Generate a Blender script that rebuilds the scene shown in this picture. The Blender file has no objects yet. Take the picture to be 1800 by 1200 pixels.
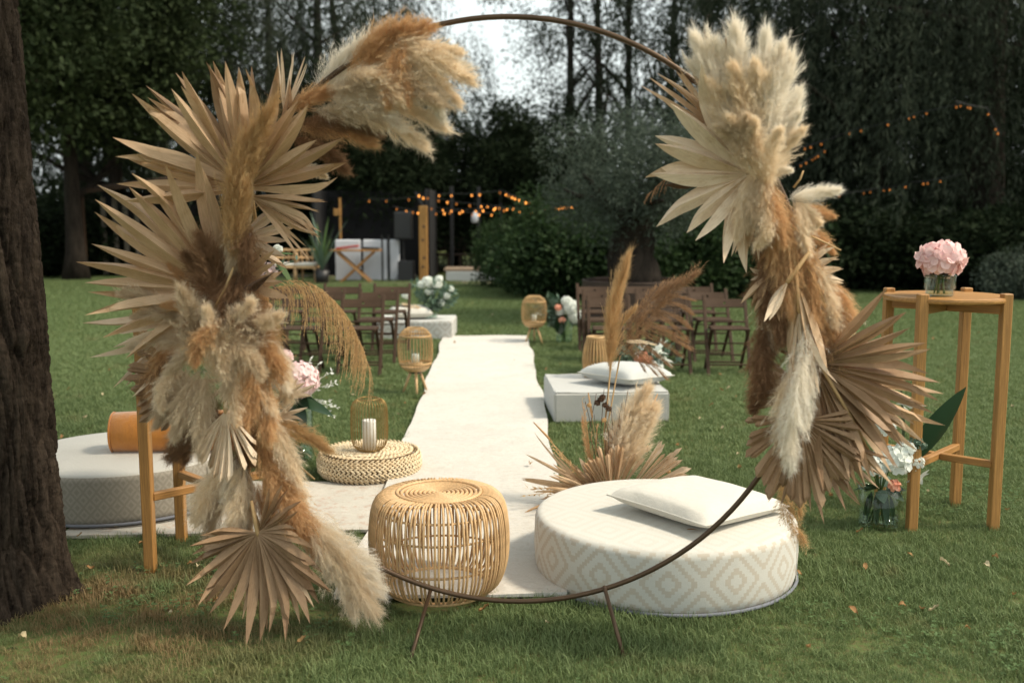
import bpy, math, random
import numpy as np
from mathutils import Matrix, Vector, Euler

# ------------------------------------------------------------------ camera, sky, sun, exposure
SC = bpy.context.scene
COL = SC.collection
EYE = 1.545
PITCH = 0.12435
SUN_EL, SUN_AZ = math.radians(50), math.radians(98)      # azimuth clockwise from +Y (away from the camera)
cam = bpy.data.cameras.new('camera'); cam_o = bpy.data.objects.new('camera', cam); COL.objects.link(cam_o)
cam.lens = 36.0; cam.sensor_width = 36.0; cam.clip_start = 0.05; cam.clip_end = 600
cam_o.location = (0, 0, EYE); cam_o.rotation_euler = (math.pi / 2 - PITCH, 0, 0)
cam.dof.use_dof = True; cam.dof.focus_distance = 4.4; cam.dof.aperture_fstop = 2.1
SC.camera = cam_o
world = bpy.data.worlds.new('World'); SC.world = world; world.use_nodes = True
wn = world.node_tree; wn.nodes.clear()
sky = wn.nodes.new('ShaderNodeTexSky'); sky.sky_type = 'NISHITA'; sky.sun_disc = False
sky.sun_elevation = SUN_EL; sky.sun_rotation = SUN_AZ; sky.altitude = 100; sky.air_density = 1.0; sky.dust_density = 9.0; sky.ozone_density = 1.0
bg = wn.nodes.new('ShaderNodeBackground'); bg.inputs['Strength'].default_value = 0.15
wo = wn.nodes.new('ShaderNodeOutputWorld')
# thin bright overcast: the same pale cloud veil over the whole dome
tcw = wn.nodes.new('ShaderNodeTexCoord'); cn = wn.nodes.new('ShaderNodeTexNoise'); cn.inputs['Scale'].default_value = 2.2; cn.inputs['Detail'].default_value = 5
wn.links.new(tcw.outputs['Generated'], cn.inputs['Vector'])
cr = wn.nodes.new('ShaderNodeMix'); cr.data_type = 'RGBA'; cr.inputs[6].default_value = (5.2, 5.85, 5.8, 1); cr.inputs[7].default_value = (7.6, 8.0, 7.7, 1); wn.links.new(cn.outputs['Fac'], cr.inputs[0])
cm = wn.nodes.new('ShaderNodeMix'); cm.data_type = 'RGBA'; cm.inputs[0].default_value = 0.8; wn.links.new(sky.outputs[0], cm.inputs[6]); wn.links.new(cr.outputs[2], cm.inputs[7])
wn.links.new(cm.outputs[2], bg.inputs[0]); wn.links.new(bg.outputs[0], wo.inputs[0])
sun = bpy.data.lights.new('sun', 'SUN'); sun.energy = 3.2; sun.angle = math.radians(8); sun.color = (1.0, 0.89, 0.72)
sun_o = bpy.data.objects.new('sun', sun); COL.objects.link(sun_o)
sd = Vector((math.sin(SUN_AZ) * math.cos(SUN_EL), math.cos(SUN_AZ) * math.cos(SUN_EL), math.sin(SUN_EL)))
sun_o.rotation_euler = sd.to_track_quat('Z', 'Y').to_euler(); sun_o.location = (8, -2, 14)
SC.view_settings.view_transform = 'Standard'; SC.view_settings.look = 'None'
SC.view_settings.exposure = 0.4; SC.view_settings.gamma = 1.0
SC.render.engine = 'CYCLES'
SC.cycles.max_bounces = 6; SC.cycles.diffuse_bounces = 5; SC.cycles.transparent_max_bounces = 12
SC.cycles.use_denoising = True

# ------------------------------------------------------------------ helpers
RNG = np.random.default_rng(7)
random.seed(7)
PI = math.pi

def ray(px, py):
    u = (px - 900) / 1800; v = (600 - py) / 1800
    return Vector((u, math.cos(PITCH) + v * math.sin(PITCH), -math.sin(PITCH) + v * math.cos(PITCH)))
def at(px, py, Y):
    """survey point: the place at distance Y that the photograph shows at px, py"""
    r = ray(px, py); return Vector((0, 0, EYE)) + r * (Y / r.y)

def np_mesh(name, V, F):
    """V (n,3), F (m,k) with k constant"""
    V = np.asarray(V, dtype=np.float32); F = np.asarray(F, dtype=np.int32)
    m = bpy.data.meshes.new(name)
    m.vertices.add(len(V)); m.vertices.foreach_set('co', V.ravel())
    k = F.shape[1]
    m.loops.add(F.size); m.loops.foreach_set('vertex_index', F.ravel())
    m.polygons.add(len(F)); m.polygons.foreach_set('loop_start', np.arange(0, F.size, k, dtype=np.int32))
    m.update(calc_edges=True); m.validate()
    return m

class MB:
    def __init__(s): s.v = []; s.f = []
    def add(s, vs, fs):
        o = len(s.v); s.v += [tuple(x) for x in vs]; s.f += [tuple(i + o for i in f) for f in fs]; return s
    def box(s, c, d, bev=0.0, rot=None):
        """box centred c with full sizes d, edges chamfered by bev"""
        hx, hy, hz = d[0] / 2, d[1] / 2, d[2] / 2
        b = min(bev, hx * .9, hy * .9, hz * .9)
        vs = []; fs = []
        if b <= 0:
            vs = [(x, y, z) for x in (-hx, hx) for y in (-hy, hy) for z in (-hz, hz)]
            fs = [(0, 1, 3, 2), (4, 6, 7, 5), (0, 4, 5, 1), (2, 3, 7, 6), (0, 2, 6, 4), (1, 5, 7, 3)]
        else:
            idx = {}
            for sx in (-1, 1):
                for sy in (-1, 1):
                    for sz in (-1, 1):
                        for a in range(3):
                            p = [sx * (hx - b), sy * (hy - b), sz * (hz - b)]
                            p[a] += (sx, sy, sz)[a] * b
                            idx[(sx, sy, sz, a)] = len(vs); vs.append(tuple(p))
            I = idx
            for a, (u, w) in enumerate(((1, 2), (0, 2), (0, 1))):
                for sa in (-1, 1):
                    q = []
                    for su, sw in ((-1, -1), (1, -1), (1, 1), (-1, 1)):
                        k = [0, 0, 0]; k[a] = sa; k[u] = su; k[w] = sw; q.append(I[(*k, a)])
                    fs.append(tuple(q))
            for a in range(3):
                u, w = [i for i in range(3) if i != a]
                for su in (-1, 1):
                    for sw in (-1, 1):
                        q = []
                        for sa, ax in ((-1, u), (1, u), (1, w), (-1, w)):
                            k = [0, 0, 0]; k[a] = sa; k[u] = su; k[w] = sw; q.append(I[(*k, ax)])
                        fs.append(tuple(q))
            for sx in (-1, 1):
                for sy in (-1, 1):
                    for sz in (-1, 1):
                        fs.append(tuple(I[(sx, sy, sz, a)] for a in range(3)))
        M = Matrix.Translation(c) @ (rot.to_4x4() if rot is not None else Matrix.Identity(4))
        return s.add([M @ Vector(v) for v in vs], fs)
    def bar(s, a, b, w, h, bev=0.003, up=(0, 0, 1)):
        a = Vector(a); b = Vector(b); z = (b - a); L = z.length; z.normalize()
        x = Vector(up).cross(z)
        if x.length < 1e-4: x = Vector((1, 0, 0))
        x.normalize(); y = z.cross(x)
        return s.box((a + b) / 2, (w, h, L), bev, Matrix((x, y, z)).transposed())
    def tube(s, P, R, n=8, caps=True, closed=False):
        P = [Vector(p) for p in P]; m = len(P)
        if not hasattr(R, '__len__'): R = [R] * m
        vs = []; fs = []
        prev = None
        for i, p in enumerate(P):
            if closed: t = P[(i + 1) % m] - P[i - 1]
            else: t = P[min(i + 1, m - 1)] - P[max(i - 1, 0)]
            t.normalize()
            if prev is None:
                x = t.orthogonal().normalized()
            else:
                x = prev - t * prev.dot(t)
                x = x.normalized() if x.length > 1e-6 else t.orthogonal().normalized()
            prev = x; y = t.cross(x)
            for k in range(n):
                a = 2 * PI * k / n
                vs.append(p + (x * math.cos(a) + y * math.sin(a)) * R[i])
        for i in range(m if closed else m - 1):
            for k in range(n):
                j = (i + 1) % m
                fs.append((i * n + k, i * n + (k + 1) % n, j * n + (k + 1) % n, j * n + k))
        if caps and not closed:
            fs.append(tuple(range(n - 1, -1, -1))); fs.append(tuple((m - 1) * n + k for k in range(n)))
        return s.add(vs, fs)
    def ring(s, c, r, tr, seg=40, n=6, mat=None):
        P = [Vector(c) + Vector((r * math.cos(2 * PI * k / seg), r * math.sin(2 * PI * k / seg), 0)) for k in range(seg)]
        return s.tube(P, tr, n, closed=True)
    def lathe(s, prof, n=32, c=(0, 0, 0), cap0=False, cap1=False):
        vs = []; fs = []; m = len(prof)
        for r, z in prof:
            for k in range(n):
                a = 2 * PI * k / n; vs.append((c[0] + r * math.cos(a), c[1] + r * math.sin(a), c[2] + z))
        for i in range(m - 1):
            for k in range(n):
                fs.append((i * n + k, i * n + (k + 1) % n, (i + 1) * n + (k + 1) % n, (i + 1) * n + k))
        if cap0: fs.append(tuple(range(n - 1, -1, -1)))
        if cap1: fs.append(tuple((m - 1) * n + k for k in range(n)))
        return s.add(vs, fs)
    def mesh(s, name, smooth=False):
        m = bpy.data.meshes.new(name); m.from_pydata(s.v, [], s.f); m.validate(); m.update()
        if smooth:
            m.polygons.foreach_set('use_smooth', np.ones(len(m.polygons), dtype=bool))
        return m

WM = {}
def link(o, parent=None, M=None):
    """M is the world placement; children are stored relative to their parent"""
    COL.objects.link(o)
    M = M or Matrix.Identity(4)
    WM[o.name] = M.copy()
    if parent is not None:
        o.parent = parent; M = WM[parent.name].inverted() @ M
    o.matrix_basis = M
    return o
def tag(o, label, cat, group=None, kind=None):
    o['label'] = label
    if cat: o['category'] = cat
    if group: o['group'] = group
    if kind: o['kind'] = kind
    return o
def empty(name, label, cat, loc=(0, 0, 0), rz=0.0, group=None):
    o = bpy.data.objects.new(name, None); o.empty_display_size = 0.1
    link(o, None, Matrix.Translation(loc) @ Matrix.Rotation(rz, 4, 'Z'))
    return tag(o, label, cat, group)
def part(name, me, mat, parent, M=None, local=None):
    """a mesh under its thing; M = world placement, local = placement relative to the thing"""
    if isinstance(me, MB): me = me.mesh(name)
    if mat is not None and len(me.materials) == 0: me.materials.append(mat)
    o = bpy.data.objects.new(name, me)
    if M is None: M = (WM[parent.name] if parent is not None else Matrix.Identity(4)) @ (local or Matrix.Identity(4))
    return link(o, parent, M)
def smooth(me):
    if isinstance(me, MB): me = me.mesh('m')
    me.polygons.foreach_set('use_smooth', np.ones(len(me.polygons), dtype=bool)); return me
def copy_tree(o, parent=None, M=None):
    c = o.copy(); COL.objects.link(c); c.parent = parent
    if parent is None and M is not None: c.matrix_basis = M
    WM[c.name] = M.copy() if M is not None else (WM[parent.name] @ c.matrix_basis if parent else c.matrix_basis.copy())
    for ch in list(o.children): copy_tree(ch, c)
    return c
def T(x, y, z): return Matrix.Translation((x, y, z))
def RX(a): return Matrix.Rotation(a, 4, 'X')
def RY(a): return Matrix.Rotation(a, 4, 'Y')
def RZ(a): return Matrix.Rotation(a, 4, 'Z')
def SCL(x, y, z): return Matrix.Diagonal((x, y, z, 1))

# ------------------------------------------------------------------ materials
class NT:
    def __init__(s, name):
        s.m = bpy.data.materials.new(name); s.m.use_nodes = True
        s.t = s.m.node_tree; s.t.nodes.clear()
        s.out = s.t.nodes.new('ShaderNodeOutputMaterial')
    def n(s, typ, **kw):
        x = s.t.nodes.new('ShaderNode' + typ)
        for k, v in kw.items():
            if hasattr(x, k): setattr(x, k, v)
        return x
    def set(s, sock, v):
        if isinstance(v, bpy.types.NodeSocket): s.t.links.new(v, sock)
        else: sock.default_value = v
    def math(s, op, a, b=None, c=None):
        x = s.n('Math', operation=op); s.set(x.inputs[0], a)
        if b is not None: s.set(x.inputs[1], b)
        if c is not None: s.set(x.inputs[2], c)
        return x.outputs[0]
    def mix(s, f, a, b, blend='MIX'):
        x = s.n('Mix', data_type='RGBA', blend_type=blend)
        s.set(x.inputs[0], f); s.set(x.inputs[6], a if isinstance(a, bpy.types.NodeSocket) else (*a, 1)); s.set(x.inputs[7], b if isinstance(b, bpy.types.NodeSocket) else (*b, 1))
        return x.outputs[2]
    def noise(s, vec, scale, detail=4, rough=.6):
        x = s.n('TexNoise'); x.inputs['Scale'].default_value = scale; x.inputs['Detail'].default_value = detail; x.inputs['Roughness'].default_value = rough
        if vec is not None: s.t.links.new(vec, x.inputs['Vector'])
        return x.outputs['Fac']
    def coord(s, w='Object'): return s.n('TexCoord').outputs[w]
    def pos(s): return s.n('NewGeometry').outputs['Position']
    def mapv(s, vec, scale=(1, 1, 1)):
        x = s.n('Mapping'); s.t.links.new(vec, x.inputs['Vector']); x.inputs['Scale'].default_value = scale; return x.outputs[0]
    def ramp(s, f, lo, hi):
        x = s.n('MapRange'); s.set(x.inputs[0], f); x.inputs[1].default_value = lo; x.inputs[2].default_value = hi; return x.outputs[0]
    def bump(s, h, strength=.3, dist=.01):
        x = s.n('Bump'); x.inputs['Strength'].default_value = strength; x.inputs['Distance'].default_value = dist
        s.t.links.new(h, x.inputs['Height']); return x.outputs[0]
    def principled(s, col, rough=.6, normal=None, **kw):
        x = s.n('BsdfPrincipled'); s.set(x.inputs['Base Color'], col if isinstance(col, bpy.types.NodeSocket) else (*col, 1))
        s.set(x.inputs['Roughness'], rough)
        if normal is not None: s.t.links.new(normal, x.inputs['Normal'])
        for k, v in kw.items(): s.set(x.inputs[k.replace('_', ' ')], v)
        return x.outputs[0]
    def done(s, sh): s.t.links.new(sh, s.out.inputs['Surface']); return s.m

def tint(c, k): return tuple(min(1, x * k) for x in c)
def plain(name, col, rough=.6, var=.25, scale=8, bump=.15, bdist=.004, metallic=0.0):
    n = NT(name); co = n.coord(); f = n.noise(co, scale)
    c = n.mix(f, tint(col, 1 - var), tint(col, 1 + var))
    return n.done(n.principled(c, rough, n.bump(n.noise(co, scale * 6), bump, bdist), Metallic=metallic))
def wood(name, col, rough=.45, stretch=(9, 9, .8), var=.35, dark=None, spec=.35):
    n = NT(name); co = n.mapv(n.coord(), stretch)
    oi = n.n('ObjectInfo').outputs['Random']
    f = n.noise(co, 3.0, 6, .65); g = n.noise(co, 16.0, 3, .6)
    wv = n.n('TexWave', wave_type='BANDS', bands_direction='DIAGONAL'); n.t.links.new(co, wv.inputs['Vector']); wv.inputs['Scale'].default_value = 1.3; wv.inputs['Distortion'].default_value = 9.0; wv.inputs['Detail'].default_value = 3.0
    c = n.mix(n.ramp(f, .3, .7), tint(col, 1 - var), tint(col, 1 + var * .6))
    c = n.mix(n.math('MULTIPLY', n.ramp(wv.outputs['Fac'], .55, 1.0), .4), c, tint(col, .55))
    c = n.mix(n.math('MULTIPLY', n.ramp(g, .45, .75), .45), c, dark or tint(col, .45))
    c = n.mix(n.math('MULTIPLY', oi, .3), c, tint(col, .65))
    return n.done(n.principled(c, rough, n.bump(g, .12, .003), Specular_IOR_Level=spec))
def leafy(name, col, col2, transl=.35, rough=.7, scale=1.5, island=.5, spec=.2):
    """thin plant matter: diffuse and gloss with light passing through, varied by piece and by place"""
    n = NT(name); geo = n.n('NewGeometry'); oi = n.n('ObjectInfo').outputs['Random']
    f = n.ramp(n.noise(geo.outputs['Position'], scale, 3), .3, .7)
    k = n.math('ADD', n.math('MULTIPLY', f, 1 - island), n.math('MULTIPLY', geo.outputs['Random Per Island'], island))
    k = n.math('ADD', n.math('MULTIPLY', k, .75), n.math('MULTIPLY', oi, .25))
    c = n.mix(k, col, col2)
    p = n.principled(c, rough, None, Specular_IOR_Level=spec)
    t = n.n('BsdfTranslucent'); n.set(t.inputs[0], c)
    m = n.n('MixShader'); m.inputs[0].default_value = transl
    n.t.links.new(p, m.inputs[1]); n.t.links.new(t.outputs[0], m.inputs[2])
    return n.done(m.outputs[0])
def cloth(name, col, var=.06, rough=.9, weave=260, bump=.25):
    n = NT(name); co = n.coord(); f = n.noise(co, 5, 4)
    w = n.noise(co, weave, 2); w2 = n.noise(co, 9, 3)
    c = n.mix(f, tint(col, 1 - var), tint(col, 1 + var)); c = n.mix(n.ramp(w, .2, .8), tint(col, .88), c)
    h = n.math('ADD', n.math('MULTIPLY', w, .25), n.math('MULTIPLY', w2, 2.0))
    return n.done(n.principled(c, rough, n.bump(h, bump, .006), Specular_IOR_Level=.15, Sheen_Weight=.2))
def glass(name, col=(.93, .97, .95), rough=.02, transp=.72):
    n = NT(name); g = n.n('BsdfGlossy'); g.inputs['Roughness'].default_value = rough
    t = n.n('BsdfTransparent'); t.inputs[0].default_value = (*col, 1)
    lw = n.n('LayerWeight'); lw.inputs[0].default_value = .5
    fr = n.math('ADD', n.math('MULTIPLY', n.math('POWER', lw.outputs['Facing'], 3.5), .55), .035)
    m = n.n('MixShader'); n.t.links.new(fr, m.inputs[0]); n.t.links.new(t.outputs[0], m.inputs[1]); n.t.links.new(g.outputs[0], m.inputs[2])
    return n.done(m.outputs[0])
def glow(name, col, s):
    n = NT(name); e = n.n('Emission'); e.inputs[0].default_value = (*col, 1); e.inputs[1].default_value = s; return n.done(e.outputs[0])
def diamond(name, c1, c2, pw, ph, cells, radius, bands, stepped=True, top=.0, box=False, ctop=None):
    """woven ikat lozenges on a round or square upholstered side"""
    n = NT(name); co = n.coord(); sp = n.n('SeparateXYZ'); n.t.links.new(co, sp.inputs[0])
    nor = n.n('SeparateXYZ'); n.t.links.new(n.coord('Normal'), nor.inputs[0])
    if box: u = n.math('ADD', sp.outputs[0], sp.outputs[1])
    else: u = n.math('MULTIPLY', n.math('ARCTAN2', sp.outputs[1], sp.outputs[0]), radius)
    v = sp.outputs[2]
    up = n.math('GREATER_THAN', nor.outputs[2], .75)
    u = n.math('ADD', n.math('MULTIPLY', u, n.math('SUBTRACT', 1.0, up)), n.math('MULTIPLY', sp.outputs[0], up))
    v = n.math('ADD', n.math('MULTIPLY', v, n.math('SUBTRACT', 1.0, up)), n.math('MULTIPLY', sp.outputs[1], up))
    wob = n.math('MULTIPLY', n.math('SUBTRACT', n.noise(co, 30, 2), .5), pw * .02)
    u = n.math('ADD', u, wob)
    def q(x, p):
        a = n.math('FRACT', n.math('DIVIDE', n.math('ADD', x, 50 * p), p))
        if stepped: a = n.math('DIVIDE', n.math('ADD', n.math('FLOOR', n.math('MULTIPLY', a, float(cells))), .5), float(cells))
        return n.math('ABSOLUTE', n.math('SUBTRACT', a, .5))
    d = n.math('ADD', q(u, pw), q(v, ph))
    b = n.math('FRACT', n.math('MULTIPLY', d, float(bands)))
    msk = n.math('GREATER_THAN', b, .5)
    k = n.math('MULTIPLY', msk, n.math('SUBTRACT', 1.0, n.math('MULTIPLY', up, 1 - top)))
    base = n.mix(n.noise(co, 4), tint(c1, .95), tint(c1, 1.04))
    c = n.mix(k, base, c2)
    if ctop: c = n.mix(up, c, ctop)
    w = n.noise(co, 300, 2)
    c = n.mix(n.math('MULTIPLY', n.ramp(w, .3, .8), .35), c, tint(c1, .72))
    h = n.math('ADD', n.math('ADD', n.math('MULTIPLY', w, .3), n.math('MULTIPLY', msk, .12)), n.math('MULTIPLY', n.noise(co, 7, 3), 1.6))
    return n.done(n.principled(c, .9, n.bump(h, .25, .008), Specular_IOR_Level=.15, Sheen_Weight=.15))

M_ = dict(
    oak=wood('honey oak', (.47, .24, .075), .45, (42, 42, 1.6), .42),
    oak_d=wood('rustic pine post', (.40, .21, .06), .6, (6, 6, .6), .3, (.12, .05, .02)),
    walnut=wood('dark stained beech', (.072, .045, .029), .6, (12, 12, 1.2), .3, None, .12),
    rattan=wood('rattan cane', (.70, .455, .23), .45, (30, 30, 6), .3),
    rattan2=wood('pale rattan', (.54, .34, .15), .5, (30, 30, 6), .3),
    brass=plain('antique brass', (.085, .050, .026), .45, .4, 14, .1, .002, .45),
    gold=plain('gold wire', (.30, .19, .06), .35, .2, 20, .03, .001, .5),
    bark=None, black=plain('black metal', (.012, .012, .013), .5, .2),
    blackcloth=plain('black stage cloth', (.006, .006, .007), .9, .2),
    white_pl=plain('white painted panel', (.62, .64, .68), .6, .06, 4, .05),
    cream_cloth=cloth('natural linen', (.56, .53, .46)),
    grey_cloth=cloth('pale grey cotton', (.46, .46, .435)),
    ivory=cloth('ivory cushion cotton', (.62, .595, .53), .08, .9, 220, .6),
    orange=None,
    wax=plain('white candle wax', (.78, .76, .70), .5, .04, 5, .02),
    glass=glass('clear glass'), glass_d=glass('water in glass', (.86, .90, .86)),
    steel=plain('corten steel', (.045, .026, .017), .75, .35, 5, .2),
    bulb=glow('lit warm bulb', (1.0, .36, .07), 2.2), bulb_dim=glow('faintly lit bulb', (1.0, .34, .07), .6),
    cable=plain('black cable', (.01, .01, .01), .6),
    cream_p=leafy('cream pampas', (.97, .88, .73), (.87, .71, .50), .5, .9, 7, .45, .1),
    white_p=leafy('ivory pampas', (.98, .95, .88), (.94, .85, .71), .5, .9, 7, .45, .1),
    tan_p=leafy('tan pampas', (.81, .57, .33), (.60, .37, .18), .45, .9, 7, .5, .1),
    brown_p=leafy('brown pampas', (.42, .255, .145), (.25, .14, .075), .35, .9, 7, .5, .1),
    reed_p=leafy('brown reed', (.52, .34, .20), (.34, .20, .105), .4, .9, 7, .5, .1),
    grey_p=leafy('greyish pampas', (.82, .71, .54), (.62, .48, .32), .45, .9, 7, .5, .1),
    gold_p=leafy('golden reed', (.74, .53, .29), (.55, .36, .17), .45, .85, 7, .5, .1),
    stalk=plain('dry stalk', (.42, .27, .12), .7, .3, 20),
    darkstalk=plain('dark dry pod', (.09, .045, .022), .8, .4, 30),
    leaf=leafy('glossy green leaf', (.030, .070, .032), (.016, .040, .020), .12, .35, 4, .5, .5),
    euc=leafy('silver green leaf', (.16, .23, .17), (.09, .15, .10), .25, .6, 5, .6, .3),
    stemg=leafy('green stem', (.09, .15, .05), (.06, .10, .03), .1, .6, 5),
    pink=leafy('pink petal', (.93, .73, .70), (.89, .60, .59), .35, .7, 20, .7, .2),
    blush=leafy('blush petal', (.93, .80, .78), (.90, .68, .68), .35, .7, 20, .7, .2),
    whitefl=leafy('white petal', (.88, .89, .84), (.78, .82, .76), .35, .7, 20, .6, .2),
    peach=leafy('peach petal', (.88, .50, .36), (.85, .38, .26), .3, .7, 20, .6, .2),
    dryleaf=leafy('fallen dry leaf', (.42, .26, .11), (.24, .12, .05), .2, .7, 2, .2, .2),
    paleleaf=leafy('pale fallen leaf', (.60, .52, .34), (.42, .33, .19), .2, .7, 2, .2, .2),
)
def palm_mat(name, c1, c2, tip):
    """dried palm: fine lengthwise ribs, stains, browner towards the tips, each blade faded differently"""
    n = NT(name); co = n.coord(); oi = n.n('ObjectInfo').outputs['Random']; geo = n.n('NewGeometry')
    rib = n.noise(n.mapv(co, (1.5, 150, 20)), 1.0, 2); st = n.noise(n.mapv(co, (7, 22, 22)), 1.0, 5, .7)
    big = n.noise(geo.outputs['Position'], 9, 3)
    k = n.math('ADD', n.math('MULTIPLY', oi, .55), n.math('MULTIPLY', n.ramp(big, .3, .7), .45))
    c = n.mix(k, c1, c2)
    c = n.mix(n.math('MULTIPLY', n.ramp(rib, .35, .7), .38), c, tint(c2, .62))
    c = n.mix(n.math('MULTIPLY', n.ramp(st, .56, .72), .55), c, tip)
    sp = n.n('SeparateXYZ'); n.t.links.new(co, sp.inputs[0])
    e = n.math('MULTIPLY', n.ramp(n.math('ADD', sp.outputs[0], n.math('MULTIPLY', n.math('SUBTRACT', st, .5), .5)), .72, 1.05), .7)
    c = n.mix(n.math('MULTIPLY', e, oi), c, tip)
    p = n.principled(c, .55, n.bump(rib, .6, .004), Specular_IOR_Level=.3); t = n.n('BsdfTranslucent'); n.set(t.inputs[0], c)
    m = n.n('MixShader'); m.inputs[0].default_value = .25; n.t.links.new(p, m.inputs[1]); n.t.links.new(t.outputs[0], m.inputs[2])
    return n.done(m.outputs[0])
M_['palm'] = palm_mat('dried palm', (.76, .56, .37), (.56, .37, .205), (.36, .195, .085))
M_['palm_l'] = palm_mat('bleached dried palm', (.87, .74, .57), (.74, .56, .38), (.48, .30, .15))
M_['palm_b'] = palm_mat('brown dried palm', (.50, .335, .20), (.33, .205, .115), (.20, .11, .055))
def m_orange():
    n = NT('mustard velvet'); co = n.coord()
    f = n.noise(n.mapv(co, (3, 9, 9)), 2.2, 4)
    c = n.mix(f, (.38, .13, .012), (.54, .215, .028))
    return n.done(n.principled(c, .55, n.bump(f, .4, .02), Sheen_Weight=.5, Specular_IOR_Level=.3))
M_['orange'] = m_orange()
def m_bark(name, c1, c2, s=1.0):
    n = NT(name); co = n.mapv(n.coord(), (22 * s, 22 * s, 5 * s))
    f = n.noise(co, 1.0, 6, .7); g = n.noise(n.coord(), 60 * s, 5, .7)
    c = n.mix(n.ramp(f, .35, .68), c1, c2); c = n.mix(n.math('MULTIPLY', n.ramp(g, .5, .8), .5), c, tint(c2, 1.5))
    h = n.math('ADD', f, n.math('MULTIPLY', g, .4))
    return n.done(n.principled(c, .95, n.bump(h, .9, .02), Specular_IOR_Level=.1))
M_['bark'] = m_bark('rough bark', (.010, .007, .005), (.070, .052, .038))
M_['bark_f'] = m_bark('far bark', (.012, .010, .008), (.040, .032, .025), .4)
M_['scar'] = wood('bare sapwood', (.26, .19, .13), .8, (14, 14, 1.5), .35)
# ------------------------------------------------------------------ ground, rugs, grass
def m_lawn():
    n = NT('lawn soil and thatch'); p = n.pos()
    f = n.noise(p, 1.3, 5); g = n.noise(p, 40, 4)
    c = n.mix(n.ramp(f, .35, .65), (.07, .105, .032), (.10, .135, .045)); c = n.mix(n.ramp(g, .4, .75), c, (.12, .088, .045))
    return n.done(n.principled(c, .95, n.bump(g, .6, .02), Specular_IOR_Level=.1))
S = 260
lawn = part('lawn', MB().add([(-S, -S, 0), (S, -S, 0), (S, S, 0), (-S, S, 0)], [(0, 1, 2, 3)]), m_lawn(), None)
tag(lawn, 'mown green lawn running back to the hedges', None, kind='structure')

RUN_L = [(-.70, 3.92), (-.69, 4.5), (-.71, 5.6), (-.722, 6.8), (-.76, 8.5), (-.80, 10.4), (-.85, 12.64)]
RUN_R = [(.232, 3.95), (.25, 4.6), (.262, 5.6), (.262, 6.8), (.25, 8.5), (.225, 10.4), (.198, 12.64)]
RUG = [(-2.15, 4.72), (-1.64, 4.762), (-.60, 4.83), (-.62, 5.74), (-1.22, 5.735), (-2.2, 5.70)]
def m_runner(name, c1, c2, fleck, fs):
    n = NT(name); p = n.coord(); f = n.noise(p, 2.2, 4)
    w = n.noise(n.mapv(p, (90, 260, 1)), 1.0, 2); pt = n.noise(p, fs, 6, .75); dirt = n.noise(p, 4.5, 6, .75)
    c = n.mix(f, c1, c2); c = n.mix(n.math('MULTIPLY', n.ramp(w, .3, .75), .45), c, tint(c1, .66))
    c = n.mix(n.math('MULTIPLY', n.ramp(dirt, .50, .70), .28), c, tint(fleck, .85))
    c = n.mix(n.math('MULTIPLY', n.ramp(pt, .53, .6), .55), c, fleck)
    cr = n.noise(n.mapv(p, (1.0, 5.5, 1)), 1.6, 4, .6); foot = n.noise(p, 6.5, 3)
    h = n.math('ADD', n.math('MULTIPLY', w, .25), n.math('ADD', n.math('MULTIPLY', cr, 3.5), n.math('MULTIPLY', foot, 2.0)))
    return n.done(n.principled(c, .95, n.bump(h, .55, .016), Specular_IOR_Level=.1))
def ribbon(L, R, z, th, nx=10, ny=60, amp=.006, seed=1):
    """carpet lying on turf: gently uneven, with a thickness"""
    r = np.random.default_rng(seed)
    t = np.linspace(0, 1, ny)
    def interp(A):
        A = np.array(A); s = np.r_[0, np.cumsum(np.hypot(*np.diff(A, axis=0).T))]; s /= s[-1]
        return np.c_[np.interp(t, s, A[:, 0]), np.interp(t, s, A[:, 1])]
    a, b = interp(L), interp(R)
    ph = r.uniform(0, 6, 6)
    V = []; 
    for i in range(ny):
        for j in range(nx):
            k = j / (nx - 1); x = a[i, 0] * (1 - k) + b[i, 0] * k; y = a[i, 1] * (1 - k) + b[i, 1] * k
            e = .012 * (math.sin(y * 2.3 + ph[0]) + .6 * math.sin(y * 5.1 + ph[1])) if j in (0, nx - 1) else 0
            V.append((x + e, y, z + th + amp * (math.sin(x * 5 + ph[2]) * math.sin(y * 3.3 + ph[3]) + .6 * math.sin(y * 7 + x * 4 + ph[4]) + .45 * math.sin(y * 17 + 2 * math.sin(x * 6 + ph[5])) * math.sin(y * .9 + ph[1]) ** 2)))
    n = len(V); V2 = [(x, y, z - .004) for x, y, _ in V]
    F = []
    for i in range(ny - 1):
        for j in range(nx - 1):
            q = i * nx + j; F.append((q, q + 1, q + nx + 1, q + nx)); F.append((n + q, n + q + nx, n + q + nx + 1, n + q + 1))
    loop = [j for j in range(nx)] + [i * nx + nx - 1 for i in range(1, ny)] + [(ny - 1) * nx + j for j in range(nx - 2, -1, -1)] + [i * nx for i in range(ny - 2, 0, -1)]
    for k in range(len(loop)):
        p, q = loop[k], loop[(k + 1) % len(loop)]; F.append((q, p, n + p, n + q))
    return MB().add(V + V2, F)
rug = part('rug', ribbon(RUG[5:2:-1], RUG[0:3], .012, .010, 8, 40, .003, 5), m_runner('faded patterned rug', (.50, .47, .405), (.57, .54, .48), (.42, .29, .22), 18), None)
tag(rug, 'cream rug with faint faded pinkish pattern lying crosswise under the wire lantern', 'rug')
run = part('aisle_runner', ribbon(RUN_L, RUN_R, .026, .014, 26, 320, .007, 2), m_runner('woven cream runner', (.56, .535, .485), (.63, .605, .555), (.49, .45, .39), 30), None)
tag(run, 'long plain cream carpet runner forming the aisle between the chairs', 'carpet')

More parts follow.
